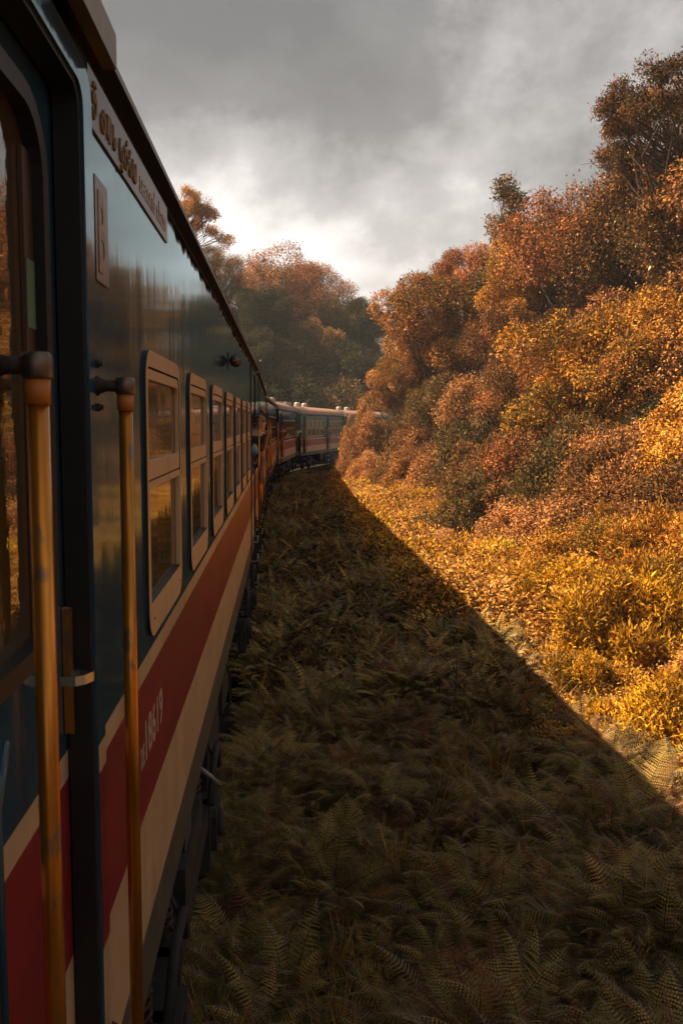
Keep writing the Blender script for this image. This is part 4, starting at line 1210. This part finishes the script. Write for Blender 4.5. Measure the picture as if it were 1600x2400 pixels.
# right-hand wood, near to far.  (kind, leaf, x, y, top z, radius, label)
RIGHT = [
 ('lance0', 'yellow', 4.30, 7.9, 0.75, 1.00, 'shrub', 'yellow lance-leaved shrub at the right edge, lowest by the shadow line'),
 ('lance1', 'yellow', 3.95, 9.6, 0.45, 0.62, 'shrub', 'small round yellow shrub just beyond the lowest right-edge shrub'),
 ('lance0', 'yellow', 5.10, 10.9, 1.45, 1.25, 'shrub', 'large golden-yellow shrub with a black hollow below it'),
 ('lance1', 'yellow', 5.05, 13.2, 1.05, 1.30, 'shrub', 'broad yellow-topped shrub left of the large golden shrub'),
 ('lance0', 'gold', 6.9, 13.4, 2.05, 1.35, 'shrub', 'tall golden shrub on the right edge, mid height of the bank'),
 ('bush0', 'gold', 6.2, 15.2, 1.45, 1.15, 'shrub', 'golden rounded bush behind the broad yellow-topped shrub'),
 ('lance1', 'yellow', 5.2, 18.2, 0.62, 1.05, 'shrub', 'bright yellow low shrub halfway up the sunlit strip'),
 ('bush1', 'pink', 6.6, 19.5, 1.45, 1.5, 'shrub', 'dusty brown-pink bush above the bright yellow low shrub'),
 ('bush2', 'rust', 8.4, 18.6, 2.55, 1.7, 'shrub', 'rust-brown bush with dark gaps, right of the dusty bush'),
 ('bush0', 'rust', 7.4, 22.5, 2.15, 1.6, 'shrub', 'rust bush in the middle of the bank beneath the golden round tree'),
 ('bush1', 'brown', 9.8, 19.5, 3.3, 1.7, 'shrub', 'brown leafy bush in shade under the right-edge golden crown'),
 ('bush1', 'orange', 5.6, 8.6, 0.95, 0.9, 'shrub', 'small orange bush above the lowest right-edge shrub'),
 ('lance0', 'gold', 4.7, 15.6, 0.55, 0.9, 'shrub', 'low golden shrub beside the pink leaf litter, just past the shadow line'),
 ('bush2', 'pink', 4.6, 21.0, 0.45, 0.9, 'shrub', 'low dusty pink bush on the sunlit side of the shadow line'),
 ('lance1', 'yellow', 7.4, 16.6, 1.7, 1.0, 'shrub', 'yellow shrub between the golden bush and the rust-brown bush'),
 ('round1', 'gold', 9.6, 17.2, 4.3, 1.75, 'tree', 'low golden crown cut by the right edge, beside a deep dark hollow'),
 ('lance0', 'yellow', 6.3, 27.0, 0.95, 1.1, 'shrub', 'yellow shrub near the top of the sunlit strip, brightest of all'),
 ('lance1', 'yellow', 5.7, 31.0, 0.72, 1.0, 'shrub', 'pale yellow shrub farthest up the sunlit strip'),
 ('bush2', 'pink', 8.3, 27.0, 2.7, 1.8, 'shrub', 'pale dusty bush in the centre of the wood edge'),
 ('bush0', 'rust', 9.4, 26.0, 3.4, 1.9, 'shrub', 'tan-leaved bush right of the pale dusty bush'),
 ('round0', 'gold', 10.0, 24.6, 7.3, 2.35, 'tree', 'big round golden tree, sunlit on its left side, right of centre'),
 ('round2', 'orange', 12.2, 23.6, 7.2, 2.4, 'tree', 'orange-brown tree at the right edge behind the golden tree'),
 ('bush1', 'pink', 7.2, 33.0, 2.7, 1.7, 'shrub', 'pinkish bush above the farthest yellow shrub'),
 ('airy0', 'pink', 9.3, 35.0, 5.7, 2.0, 'tree', 'feathery pinkish tree in the middle of the wood edge'),
 ('bush2', 'pink', 6.0, 39.5, 1.95, 1.4, 'shrub', 'bleached orange bush low beside the grass near the track bend'),
 ('bush0', 'pink', 5.15, 46.0, 3.9, 1.42, 'shrub', 'sunlit peach bush that hides the last carriage'),
 ('bush2', 'orange', 4.75, 48.0, 5.0, 1.15, 'shrub', 'upright orange bush against the last roof, behind the peach bush'),
 ('bush1', 'pink', 5.0, 43.0, 1.9, 1.3, 'shrub', 'low peach bush in front of the one hiding the last carriage'),
 ('round2', 'orange', 6.9, 46.5, 7.6, 1.75, 'tree', 'leftmost orange tree of the right wood, dark below'),
 ('round0', 'orange', 8.3, 43.0, 11.0, 2.5, 'tree', 'tall orange tree at the left end of the right wood'),
 ('round1', 'rust', 11.0, 47.5, 12.7, 2.1, 'tree', 'russet tree between the tall orange tree and the slim spire'),
 ('spire', 'olive', 11.8, 44.0, 15.7, 1.75, 'tree', 'slim pointed tree standing above the wood'),
 ('round2', 'rust', 10.2, 34.5, 8.5, 1.9, 'tree', 'rust-red tree left of the golden round tree'),
 ('round1', 'gold', 11.9, 39.5, 12.0, 2.0, 'tree', 'yellow-orange tree just right of the slim spire'),
 ('airy1', 'rust', 13.2, 34.0, 13.6, 3.0, 'tree', 'broad reddish tree with bare limbs showing, upper right'),
 ('airy0', 'brown', 14.0, 29.0, 13.3, 3.1, 'tree', 'brown tree with dark twisted limbs at the right edge, upper'),
 ('round0', 'brown', 14.8, 25.5, 12.2, 3.0, 'tree', 'dark brown shaded tree filling the right edge'),
 ('layered', 'brown', 15.6, 30.0, 15.6, 3.4, 'tree', 'dark-crowned tree standing behind the tallest top-right tree'),
 ('layered', 'brown', 13.3, 26.5, 14.7, 3.0, 'tree', 'tallest tree at the top right, flat tiers of leaves on curving limbs'),
 ('airy1', 'rust', 9.6, 30.0, 6.3, 1.9, 'tree', 'reddish loose-leaved tree behind the big golden tree'),
]
FILL = [  # darker trees that back the wood, leaf colour putting shade in its gaps
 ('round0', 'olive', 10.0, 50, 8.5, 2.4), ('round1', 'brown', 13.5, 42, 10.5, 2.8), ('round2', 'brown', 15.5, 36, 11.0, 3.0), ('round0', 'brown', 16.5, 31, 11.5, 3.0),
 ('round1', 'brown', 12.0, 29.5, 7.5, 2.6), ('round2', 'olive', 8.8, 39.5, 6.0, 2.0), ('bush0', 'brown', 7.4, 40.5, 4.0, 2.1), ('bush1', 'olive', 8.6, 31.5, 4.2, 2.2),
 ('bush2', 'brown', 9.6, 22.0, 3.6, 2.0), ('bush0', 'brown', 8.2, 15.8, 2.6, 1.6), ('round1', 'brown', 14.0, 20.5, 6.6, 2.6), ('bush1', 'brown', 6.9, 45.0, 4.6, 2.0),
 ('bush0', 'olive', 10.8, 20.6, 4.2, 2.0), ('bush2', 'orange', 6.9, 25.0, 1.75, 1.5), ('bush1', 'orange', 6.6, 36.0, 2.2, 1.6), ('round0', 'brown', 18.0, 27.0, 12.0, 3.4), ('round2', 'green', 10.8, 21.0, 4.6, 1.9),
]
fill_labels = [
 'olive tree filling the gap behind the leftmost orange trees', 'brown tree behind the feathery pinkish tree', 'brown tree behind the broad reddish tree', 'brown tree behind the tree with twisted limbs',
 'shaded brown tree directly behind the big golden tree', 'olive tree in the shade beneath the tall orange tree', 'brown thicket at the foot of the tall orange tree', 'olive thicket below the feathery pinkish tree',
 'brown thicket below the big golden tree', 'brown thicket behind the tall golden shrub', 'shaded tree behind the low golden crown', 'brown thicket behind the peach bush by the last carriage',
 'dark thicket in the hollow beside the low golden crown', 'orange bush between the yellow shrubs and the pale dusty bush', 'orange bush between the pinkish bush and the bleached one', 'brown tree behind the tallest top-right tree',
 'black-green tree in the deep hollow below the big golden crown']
for q in RIGHT:
    plant('shrub' if q[6] == 'shrub' else 'tree', q[6], q[7], q[0], q[1], q[2], q[3], q[4], q[5])
for q, lb in zip(FILL, fill_labels):
    kd = 'shrub' if q[0].startswith('bush') else 'tree'
    plant(kd, kd, lb, *q)

th = []
for i in range(24):
    y = RS.uniform(17, 50); d = RS.uniform(6.0, 15.0)
    x = float(side_x(y)) + d
    h = 1.5 + 0.26 * (d - 5) + RS.uniform(0, 1.0)
    th.append((x, y, h))
    cl = ('brown', 'orange', 'olive', 'brown', 'rust', 'olive', 'pink')[int(RS.randint(7))]  # mainly dark leaf colours, so gaps between the crowns read as shade
    plant('shrub', 'shrub', cl + '-leaved thicket bush in the undergrowth beneath the right-hand trees', 'bush%d' % (i % 3), cl, x, y, float(ground_z(x, y)) + h, 1.2 + 0.09 * (d - 5) + 0.3 * RS.rand(), group=cl + ' thicket bushes under the right-hand wood')

# wood on the far side of the line, behind the train
def lx(px, Y): return 0.46 + (px * 1.0204 - 665) / 2000 * Y
def lz(py, Y): return 2.97 + (990 - py * 1.0204) / 2000 * Y
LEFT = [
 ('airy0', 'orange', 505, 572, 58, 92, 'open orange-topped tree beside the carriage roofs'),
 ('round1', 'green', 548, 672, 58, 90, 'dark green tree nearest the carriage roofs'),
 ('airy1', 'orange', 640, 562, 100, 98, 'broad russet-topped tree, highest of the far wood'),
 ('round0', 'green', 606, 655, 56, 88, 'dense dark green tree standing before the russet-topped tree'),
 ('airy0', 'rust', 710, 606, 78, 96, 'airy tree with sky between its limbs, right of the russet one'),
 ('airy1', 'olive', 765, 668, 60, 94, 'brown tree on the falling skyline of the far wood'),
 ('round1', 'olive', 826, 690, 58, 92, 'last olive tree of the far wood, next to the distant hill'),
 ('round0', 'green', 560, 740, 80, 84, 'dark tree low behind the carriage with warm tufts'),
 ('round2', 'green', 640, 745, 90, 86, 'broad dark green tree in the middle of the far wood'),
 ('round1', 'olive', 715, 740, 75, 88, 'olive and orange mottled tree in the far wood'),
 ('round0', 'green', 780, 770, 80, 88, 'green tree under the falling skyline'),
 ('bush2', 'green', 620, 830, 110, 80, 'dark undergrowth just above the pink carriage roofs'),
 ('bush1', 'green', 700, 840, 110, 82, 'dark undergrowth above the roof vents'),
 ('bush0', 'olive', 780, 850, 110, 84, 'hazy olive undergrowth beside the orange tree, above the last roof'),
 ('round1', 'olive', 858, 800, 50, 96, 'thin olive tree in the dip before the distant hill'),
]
for k_, lf, px, py, rp, Y, lb in LEFT:
    kd = 'shrub' if k_.startswith('bush') else 'tree'
    plant(kd, kd, lb, k_, lf, lx(px, Y), Y, lz(py, Y), rp * 1.02 / 2000 * Y)
plant('tree', 'tree', 'lone flat-topped tree reaching out over the carriage roof', 'layered', 'orange', -7.3, 60, 18.7, 3.5, rz=2.6)

# ------------------------------------------------------------------ ground cover, as scattered stuff
SRC = bpy.data.collections.new('ground_cover_sources')
def src_obj(name, me):
    o = bpy.data.objects.new(name, me); SRC.objects.link(o); return o

def frond_geo(rs, length, az, elev0, curve, pairs, plen, serr, twist=0.0):
    """one arching fern frond: returns list of quads (verts) and shades"""
    V = []; S = []
    n = pairs
    ca, sa = math.cos(az), math.sin(az)
    p = np.array([0.0, 0.0, 0.0]); el = elev0
    seg = length / n
    side = np.array([-sa, ca, 0.0])
    tone = rs.rand()
    for i in range(n):
        t = i / (n - 1)
        dr = np.array([ca * math.cos(el), sa * math.cos(el), math.sin(el)])
        q = p + dr * seg
        w = 0.004 * (1 - t) + 0.0012
        V.append([p + side * w, q + side * w, q - side * w, p - side * w]); S.append(0.12 * tone)
        if t > 0.12:
            prof = math.sin(PI * min(1, (t - 0.05) / 0.98) ** 0.75) ** 0.8 * (1.05 - 0.45 * t)
            L_ = plen * max(0.10, prof)
            up_ = np.cross(side, dr)
            for sg in (-1, 1):
                ax = side * sg * 0.90 + dr * 0.36 - up_ * -0.02 + np.array([0, 0, -0.10 + 0.08 * rs.normal()])
                ax /= np.linalg.norm(ax)
                wv = dr - ax * np.dot(dr, ax); wv /= np.linalg.norm(wv)
                sh = np.clip(0.25 + 0.45 * tone + 0.22 * rs.rand(), 0, 1)
                ww = seg * 0.46
                if serr:
                    m = max(3, int(L_ / 0.016))
                    for j in range(m):
                        u0, u1 = j / m, (j + 1) / m
                        um = (u0 + u1) / 2
                        hw = ww * (1.0 - 0.85 * um) * 1.05
                        c0 = p + ax * L_ * u0; c1 = p + ax * L_ * u1
                        dz = np.array([0, 0, -0.02 * um * um])
                        V.append([c0 + dz, c0 + wv * hw + ax * L_ / m * 0.45 + dz, c1 + wv * 0.0008 + dz, c0 + ax * L_ / m * 0.5 + dz]); S.append(sh)
                        V.append([c0 + dz, c0 + ax * L_ / m * 0.5 + dz, c1 + dz, c0 - wv * hw + ax * L_ / m * 0.45 + dz]); S.append(sh * 0.95)
                else:
                    a = p; b = p + ax * L_ * 0.4 + wv * ww; c = p + ax * L_ + np.array([0, 0, -0.02]); d = p + ax * L_ * 0.4 - wv * ww
                    V.append([a, b, c, d]); S.append(sh)
        p = q
        el -= curve / n * (0.5 + t)
    return V, S

def fern_plant(seed, fronds, length, pairs, plen, serr, mat_):
    rs = np.random.RandomState(seed)
    V = []; S = []
    for i in range(fronds):
        v, s = frond_geo(rs, length * (0.7 + 0.45 * rs.rand()), 2 * PI * (i + 0.6 * rs.rand()) / fronds, 0.40 + 0.50 * rs.rand(), 0.8 + 0.8 * rs.rand(), pairs, plen * (0.8 + 0.4 * rs.rand()), serr)
        V += v; S += s
    V = np.array(V).reshape(-1, 3); F = np.arange(len(V)).reshape(-1, 4)
    return quads_mesh('fern_plant', V, F, np.array(S), [mat_])

def leafy_plant(seed, n, R, h, ll, lw, mat_, up=0.3):
    rs = np.random.RandomState(seed)
    a = rs.rand(n) * 2 * PI; r = R * rs.rand(n) ** 0.6
    z = h * (0.25 + 0.75 * rs.rand(n)) * (1 - 0.45 * (r / R) ** 2)
    pos = np.stack([r * np.cos(a), r * np.sin(a), z], 1)
    d = unit(np.stack([np.cos(a), np.sin(a), np.full(n, up)], 1) + rs.normal(size=(n, 3)) * 0.55)
    nr = unit(rs.normal(size=(n, 3)) * 0.45 + [0, 0, 1])
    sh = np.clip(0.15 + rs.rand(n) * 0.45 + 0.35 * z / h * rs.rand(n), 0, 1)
    V, F, S = leaves(pos, d, nr, ll * (0.6 + 0.7 * rs.rand(n)), lw * (0.7 + 0.6 * rs.rand(n)), sh, rs)
    # stems
    k_ = max(6, n // 14)
    idx = rs.choice(n, k_, replace=False)
    b0 = pos[idx] * [0.2, 0.2, 0]; t0 = pos[idx]; w_ = np.array([0.0025, 0.0, 0])
    sv = np.stack([b0 - w_, b0 + w_, t0 + w_, t0 - w_], 1).reshape(-1, 3)
    sf = np.arange(len(sv)).reshape(-1, 4) + len(V)
    return quads_mesh('leafy_plant', np.vstack([V, sv]), np.vstack([F, sf]), np.concatenate([S, np.full(k_, 0.05)]), [mat_])

def grass_tuft(seed, n, h, mat_):
    rs = np.random.RandomState(seed)
    V = []; S = []
    for i in range(n):
        a = rs.rand() * 2 * PI; r0 = rs.rand() * 0.07
        b = np.array([r0 * math.cos(a), r0 * math.sin(a), 0]); out = np.array([math.cos(a), math.sin(a), 0]) * (0.15 + 0.5 * rs.rand())
        hh = h * (0.5 + 0.6 * rs.rand()); s = np.array([-math.sin(a), math.cos(a), 0]) * 0.004
        m = b + out * hh * 0.35 + np.array([0, 0, hh * 0.65]); t = b + out * hh * 0.9 + np.array([0, 0, hh * (0.75 + 0.25 * rs.rand())])
        sh = rs.rand()
        V += [[b - s, b + s, m + s, m - s], [m - s, m + s, t + s * 0.1, t - s * 0.1]]; S += [sh, sh]
    V = np.array(V).reshape(-1, 3); F = np.arange(len(V)).reshape(-1, 4)
    return quads_mesh('grass_tuft', V, F, np.array(S), [mat_])

def collection_of(name, objs):
    c = bpy.data.collections.new(name)
    for o in objs: c.objects.link(o)
    return c

def scatter(name, pts, coll, kind='stuff'):
    """one object: instances of a source collection on a cloud of points"""
    pts = np.array(pts)            # x y z rx ry rz s idx
    me = bpy.data.meshes.new(name)
    me.vertices.add(len(pts)); me.vertices.foreach_set('co', pts[:, :3].astype(np.float32).ravel())
    for nm, ty, dt in (('rot', 'FLOAT_VECTOR', pts[:, 3:6]), ('scl', 'FLOAT', pts[:, 6])):
        a = me.attributes.new(nm, ty, 'POINT')
        a.data.foreach_set('vector' if ty == 'FLOAT_VECTOR' else 'value', dt.astype(np.float32).ravel())
    a = me.attributes.new('pick', 'INT', 'POINT'); a.data.foreach_set('value', pts[:, 7].astype(np.int32))
    o = bpy.data.objects.new(name, me); COL.objects.link(o)
    ng = bpy.data.node_groups.new(name + '_nodes', 'GeometryNodeTree')
    ng.interface.new_socket('Geometry', in_out='INPUT', socket_type='NodeSocketGeometry')
    ng.interface.new_socket('Geometry', in_out='OUTPUT', socket_type='NodeSocketGeometry')
    n, l = ng.nodes, ng.links
    gi = n.new('NodeGroupInput'); go = n.new('NodeGroupOutput')
    ci = n.new('GeometryNodeCollectionInfo'); ci.inputs['Collection'].default_value = coll
    ci.inputs['Separate Children'].default_value = True; ci.inputs['Reset Children'].default_value = True
    ip = n.new('GeometryNodeInstanceOnPoints'); ip.inputs['Pick Instance'].default_value = True
    def attr(nm, ty):
        q = n.new('GeometryNodeInputNamedAttribute'); q.data_type = ty; q.inputs['Name'].default_value = nm
        return [s for s in q.outputs if s.enabled and s.name == 'Attribute'][0]
    l.new(gi.outputs[0], ip.inputs['Points']); l.new(ci.outputs[0], ip.inputs['Instance'])
    er = n.new('FunctionNodeEulerToRotation'); l.new(attr('rot', 'FLOAT_VECTOR'), er.inputs[0])
    l.new(er.outputs[0], ip.inputs['Rotation']); l.new(attr('scl', 'FLOAT'), ip.inputs['Scale']); l.new(attr('pick', 'INT'), ip.inputs['Instance Index'])
    l.new(ip.outputs[0], go.inputs[0])
    md = o.modifiers.new('scatter', 'NODES'); md.node_group = ng
    tag(o, kind=kind)
    return o

fe_hi = collection_of('a', [src_obj('fern_a%d' % i, fern_plant(300 + i, 7 + i % 3, (0.60, 0.5, 0.68, 0.42)[i], (24, 20, 28, 18)[i], (0.15, 0.12, 0.19, 0.09)[i], True, L['fern'])) for i in range(4)] +
                      [src_obj('fern_b%d' % i, fern_plant(310 + i, 6, 0.55, 22, 0.12, True, L['fernrust'])) for i in range(2)])
L['fernsun'] = leaf_mat('sunlit_fern_fronds', [(0.0, (0.10, 0.05, 0.02)), (0.4, (0.32, 0.15, 0.06)), (0.7, (0.52, 0.27, 0.12)), (1.0, (0.66, 0.36, 0.16))], trans=0.25, objvar=0.2)  # warmer, lighter fern colour for the lit strip: sunlight put into the fronds
fe_su = collection_of('g', [src_obj('fern_e%d' % i, fern_plant(380 + i, 8, 0.55, 20, 0.13, False, L['fernsun'])) for i in range(3)])
fe_lo = collection_of('b', [src_obj('fern_c%d' % i, fern_plant(320 + i, 8, 0.60, 18, 0.15, False, L['fern'])) for i in range(3)] +
                      [src_obj('fern_d0', fern_plant(330, 7, 0.55, 16, 0.14, False, L['fernrust']))])
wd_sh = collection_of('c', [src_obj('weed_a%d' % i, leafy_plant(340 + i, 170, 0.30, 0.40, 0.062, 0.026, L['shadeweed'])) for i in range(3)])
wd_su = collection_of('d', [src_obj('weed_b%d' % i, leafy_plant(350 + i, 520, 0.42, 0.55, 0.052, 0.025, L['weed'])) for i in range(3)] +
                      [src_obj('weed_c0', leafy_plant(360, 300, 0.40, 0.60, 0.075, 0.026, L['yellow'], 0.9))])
gr_c = collection_of('e', [src_obj('tuft_%d' % i, grass_tuft(370 + i, 46, 0.55, L['grass'])) for i in range(3)])

def place(n, y0, y1, d0, d1, s0, s1, npick, zoff=0.0, ypow=1.0, tilt=0.25, cond=None, w=None, clump=0):
    out = []
    rs = RS
    while len(out) < n:
        y = y0 + (y1 - y0) * rs.rand() ** ypow
        d = d0 + (d1 - d0) * rs.rand()
        x = float(side_x(y)) + d
        if cond and not cond(x, y, d): continue
        s = s0 + (s1 - s0) * rs.rand()
        lump = 0.5 * math.sin(x * 4.1 + y * 1.3 + 0.5) * math.cos(y * 3.1 - x * 1.9) + 0.5 * math.sin(x * 1.9 - y * 1.1 + 2.0)
        if clump and rs.rand() < 0.75 and lump < -0.30: continue
        pk = rs.randint(npick) if w is None else rs.choice(npick, p=w)
        out.append((x, y, float(ground_z(x, y)) + zoff + (0.16 * lump * clump), rs.normal() * tilt, rs.normal() * tilt, rs.rand() * 6.283, s, pk))
    return out
def patchy(k, th):
    return lambda x, y, d: (math.sin(x * 1.7 * k + 1.1) * math.cos(y * 1.3 * k + 0.4) + 0.5 * math.sin(x * 3.9 + y * 2.8)) > th

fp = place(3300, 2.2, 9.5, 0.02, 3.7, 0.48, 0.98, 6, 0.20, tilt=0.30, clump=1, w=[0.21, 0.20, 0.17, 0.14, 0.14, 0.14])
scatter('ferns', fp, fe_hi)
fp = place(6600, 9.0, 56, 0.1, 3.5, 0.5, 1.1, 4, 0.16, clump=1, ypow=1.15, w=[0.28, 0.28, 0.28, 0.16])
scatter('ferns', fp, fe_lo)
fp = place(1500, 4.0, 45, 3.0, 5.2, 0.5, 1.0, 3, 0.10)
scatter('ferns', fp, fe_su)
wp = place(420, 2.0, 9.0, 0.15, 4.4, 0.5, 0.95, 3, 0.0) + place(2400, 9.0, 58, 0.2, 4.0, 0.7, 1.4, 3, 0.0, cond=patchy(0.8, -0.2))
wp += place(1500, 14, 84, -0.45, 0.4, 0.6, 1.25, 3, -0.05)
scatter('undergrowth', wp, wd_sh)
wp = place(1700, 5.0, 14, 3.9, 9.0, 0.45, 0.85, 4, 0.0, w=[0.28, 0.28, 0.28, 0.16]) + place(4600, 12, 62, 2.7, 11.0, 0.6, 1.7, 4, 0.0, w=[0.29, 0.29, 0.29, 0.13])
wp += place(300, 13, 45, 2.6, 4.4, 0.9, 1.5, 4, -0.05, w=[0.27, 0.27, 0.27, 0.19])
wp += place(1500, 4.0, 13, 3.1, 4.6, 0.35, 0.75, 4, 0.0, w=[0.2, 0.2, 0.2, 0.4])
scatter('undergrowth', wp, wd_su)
fp = place(350, 12, 42, 2.2, 3.8, 0.9, 1.4, 4, 0.12, w=[0.28, 0.28, 0.28, 0.16])
scatter('ferns', fp, fe_lo)
gp = place(150, 2.2, 12, 0.1, 2.4, 0.6, 1.2, 3, cond=patchy(1.0, 0.15), tilt=0.2) + place(1500, 9, 55, 0.1, 3.6, 0.7, 1.3, 3, cond=patchy(0.7, -0.1), tilt=0.12)
scatter('grass', gp, gr_c)

def twig(x, y, h, lean, label, seed):
    rs = np.random.RandomState(seed); b = MB()
    p = [Vector((0, 0, 0)), Vector((lean * 0.3, 0, h * 0.4)), Vector((lean * 0.7, 0.03, h * 0.75)), Vector((lean, 0.05, h))]
    b.tube(p, [0.012, 0.010, 0.007, 0.003], 5)
    for q in range(4):
        s0 = p[1].lerp(p[3], rs.rand() * 0.8); e_ = s0 + Vector((rs.normal() * 0.18, rs.normal() * 0.18, 0.12 + rs.rand() * 0.2))
        b.tube([s0, s0.lerp(e_, 0.5) + Vector((0, 0, 0.02)), e_], [0.006, 0.004, 0.002], 4)
    o = b.build('dead_stem', [M['bark']], None, (x, y, float(ground_z(x, y)) - 0.05))
    tag(o, label, 'stem')
twig(4.05, 15.5, 1.25, 0.45, 'bare leaning stem rising from the sunlit strip, the longer one', 1)
twig(4.1, 20.5, 1.15, -0.12, 'thin upright bare stem farther up the sunlit strip', 2)
twig(2.2, 8.5, 0.95, 0.06, 'thin dark stem standing among the shaded ferns', 3)
twig(5.0, 7.4, 1.1, -0.35, 'pale branching dead stem at the right edge beside the yellow shrubs', 4)

# scrub covering the distant hill
lay = blob_layout(400, 'round', 5.0, n=26)
V_, F_, S_ = crown(401, lay, 1500, 3, 0.9, 0.6, spread=0.3)
hc = collection_of('f', [src_obj('far_crown', quads_mesh('far_crown', V_, F_, S_, [L['green']]))])
hp_ = []
for i in range(1500):
    x = RS.uniform(-60, 190); y = RS.uniform(300, 405)
    hp_.append((x, y, float(hill_z(x, y)) + 1.5, 0, 0, RS.rand() * 6.28, RS.uniform(0.7, 1.3), 0))
scatter('forest', hp_, hc)

# ------------------------------------------------------------------ air
hz = MB(); hz.box(-60, 220, -12, 430, -20, 75)
hm = bpy.data.materials.new('haze_air'); hm.use_nodes = True
hn, hl = hm.node_tree.nodes, hm.node_tree.links
hn.clear()
ho = hn.new('ShaderNodeOutputMaterial'); hv = hn.new('ShaderNodeVolumePrincipled')
hv.inputs['Color'].default_value = (0.72, 0.82, 0.96, 1); hv.inputs['Density'].default_value = 0.0006
hl.new(hv.outputs[0], ho.inputs['Volume'])
HZ = hz.build('haze', [hm]); tag(HZ, kind='stuff')
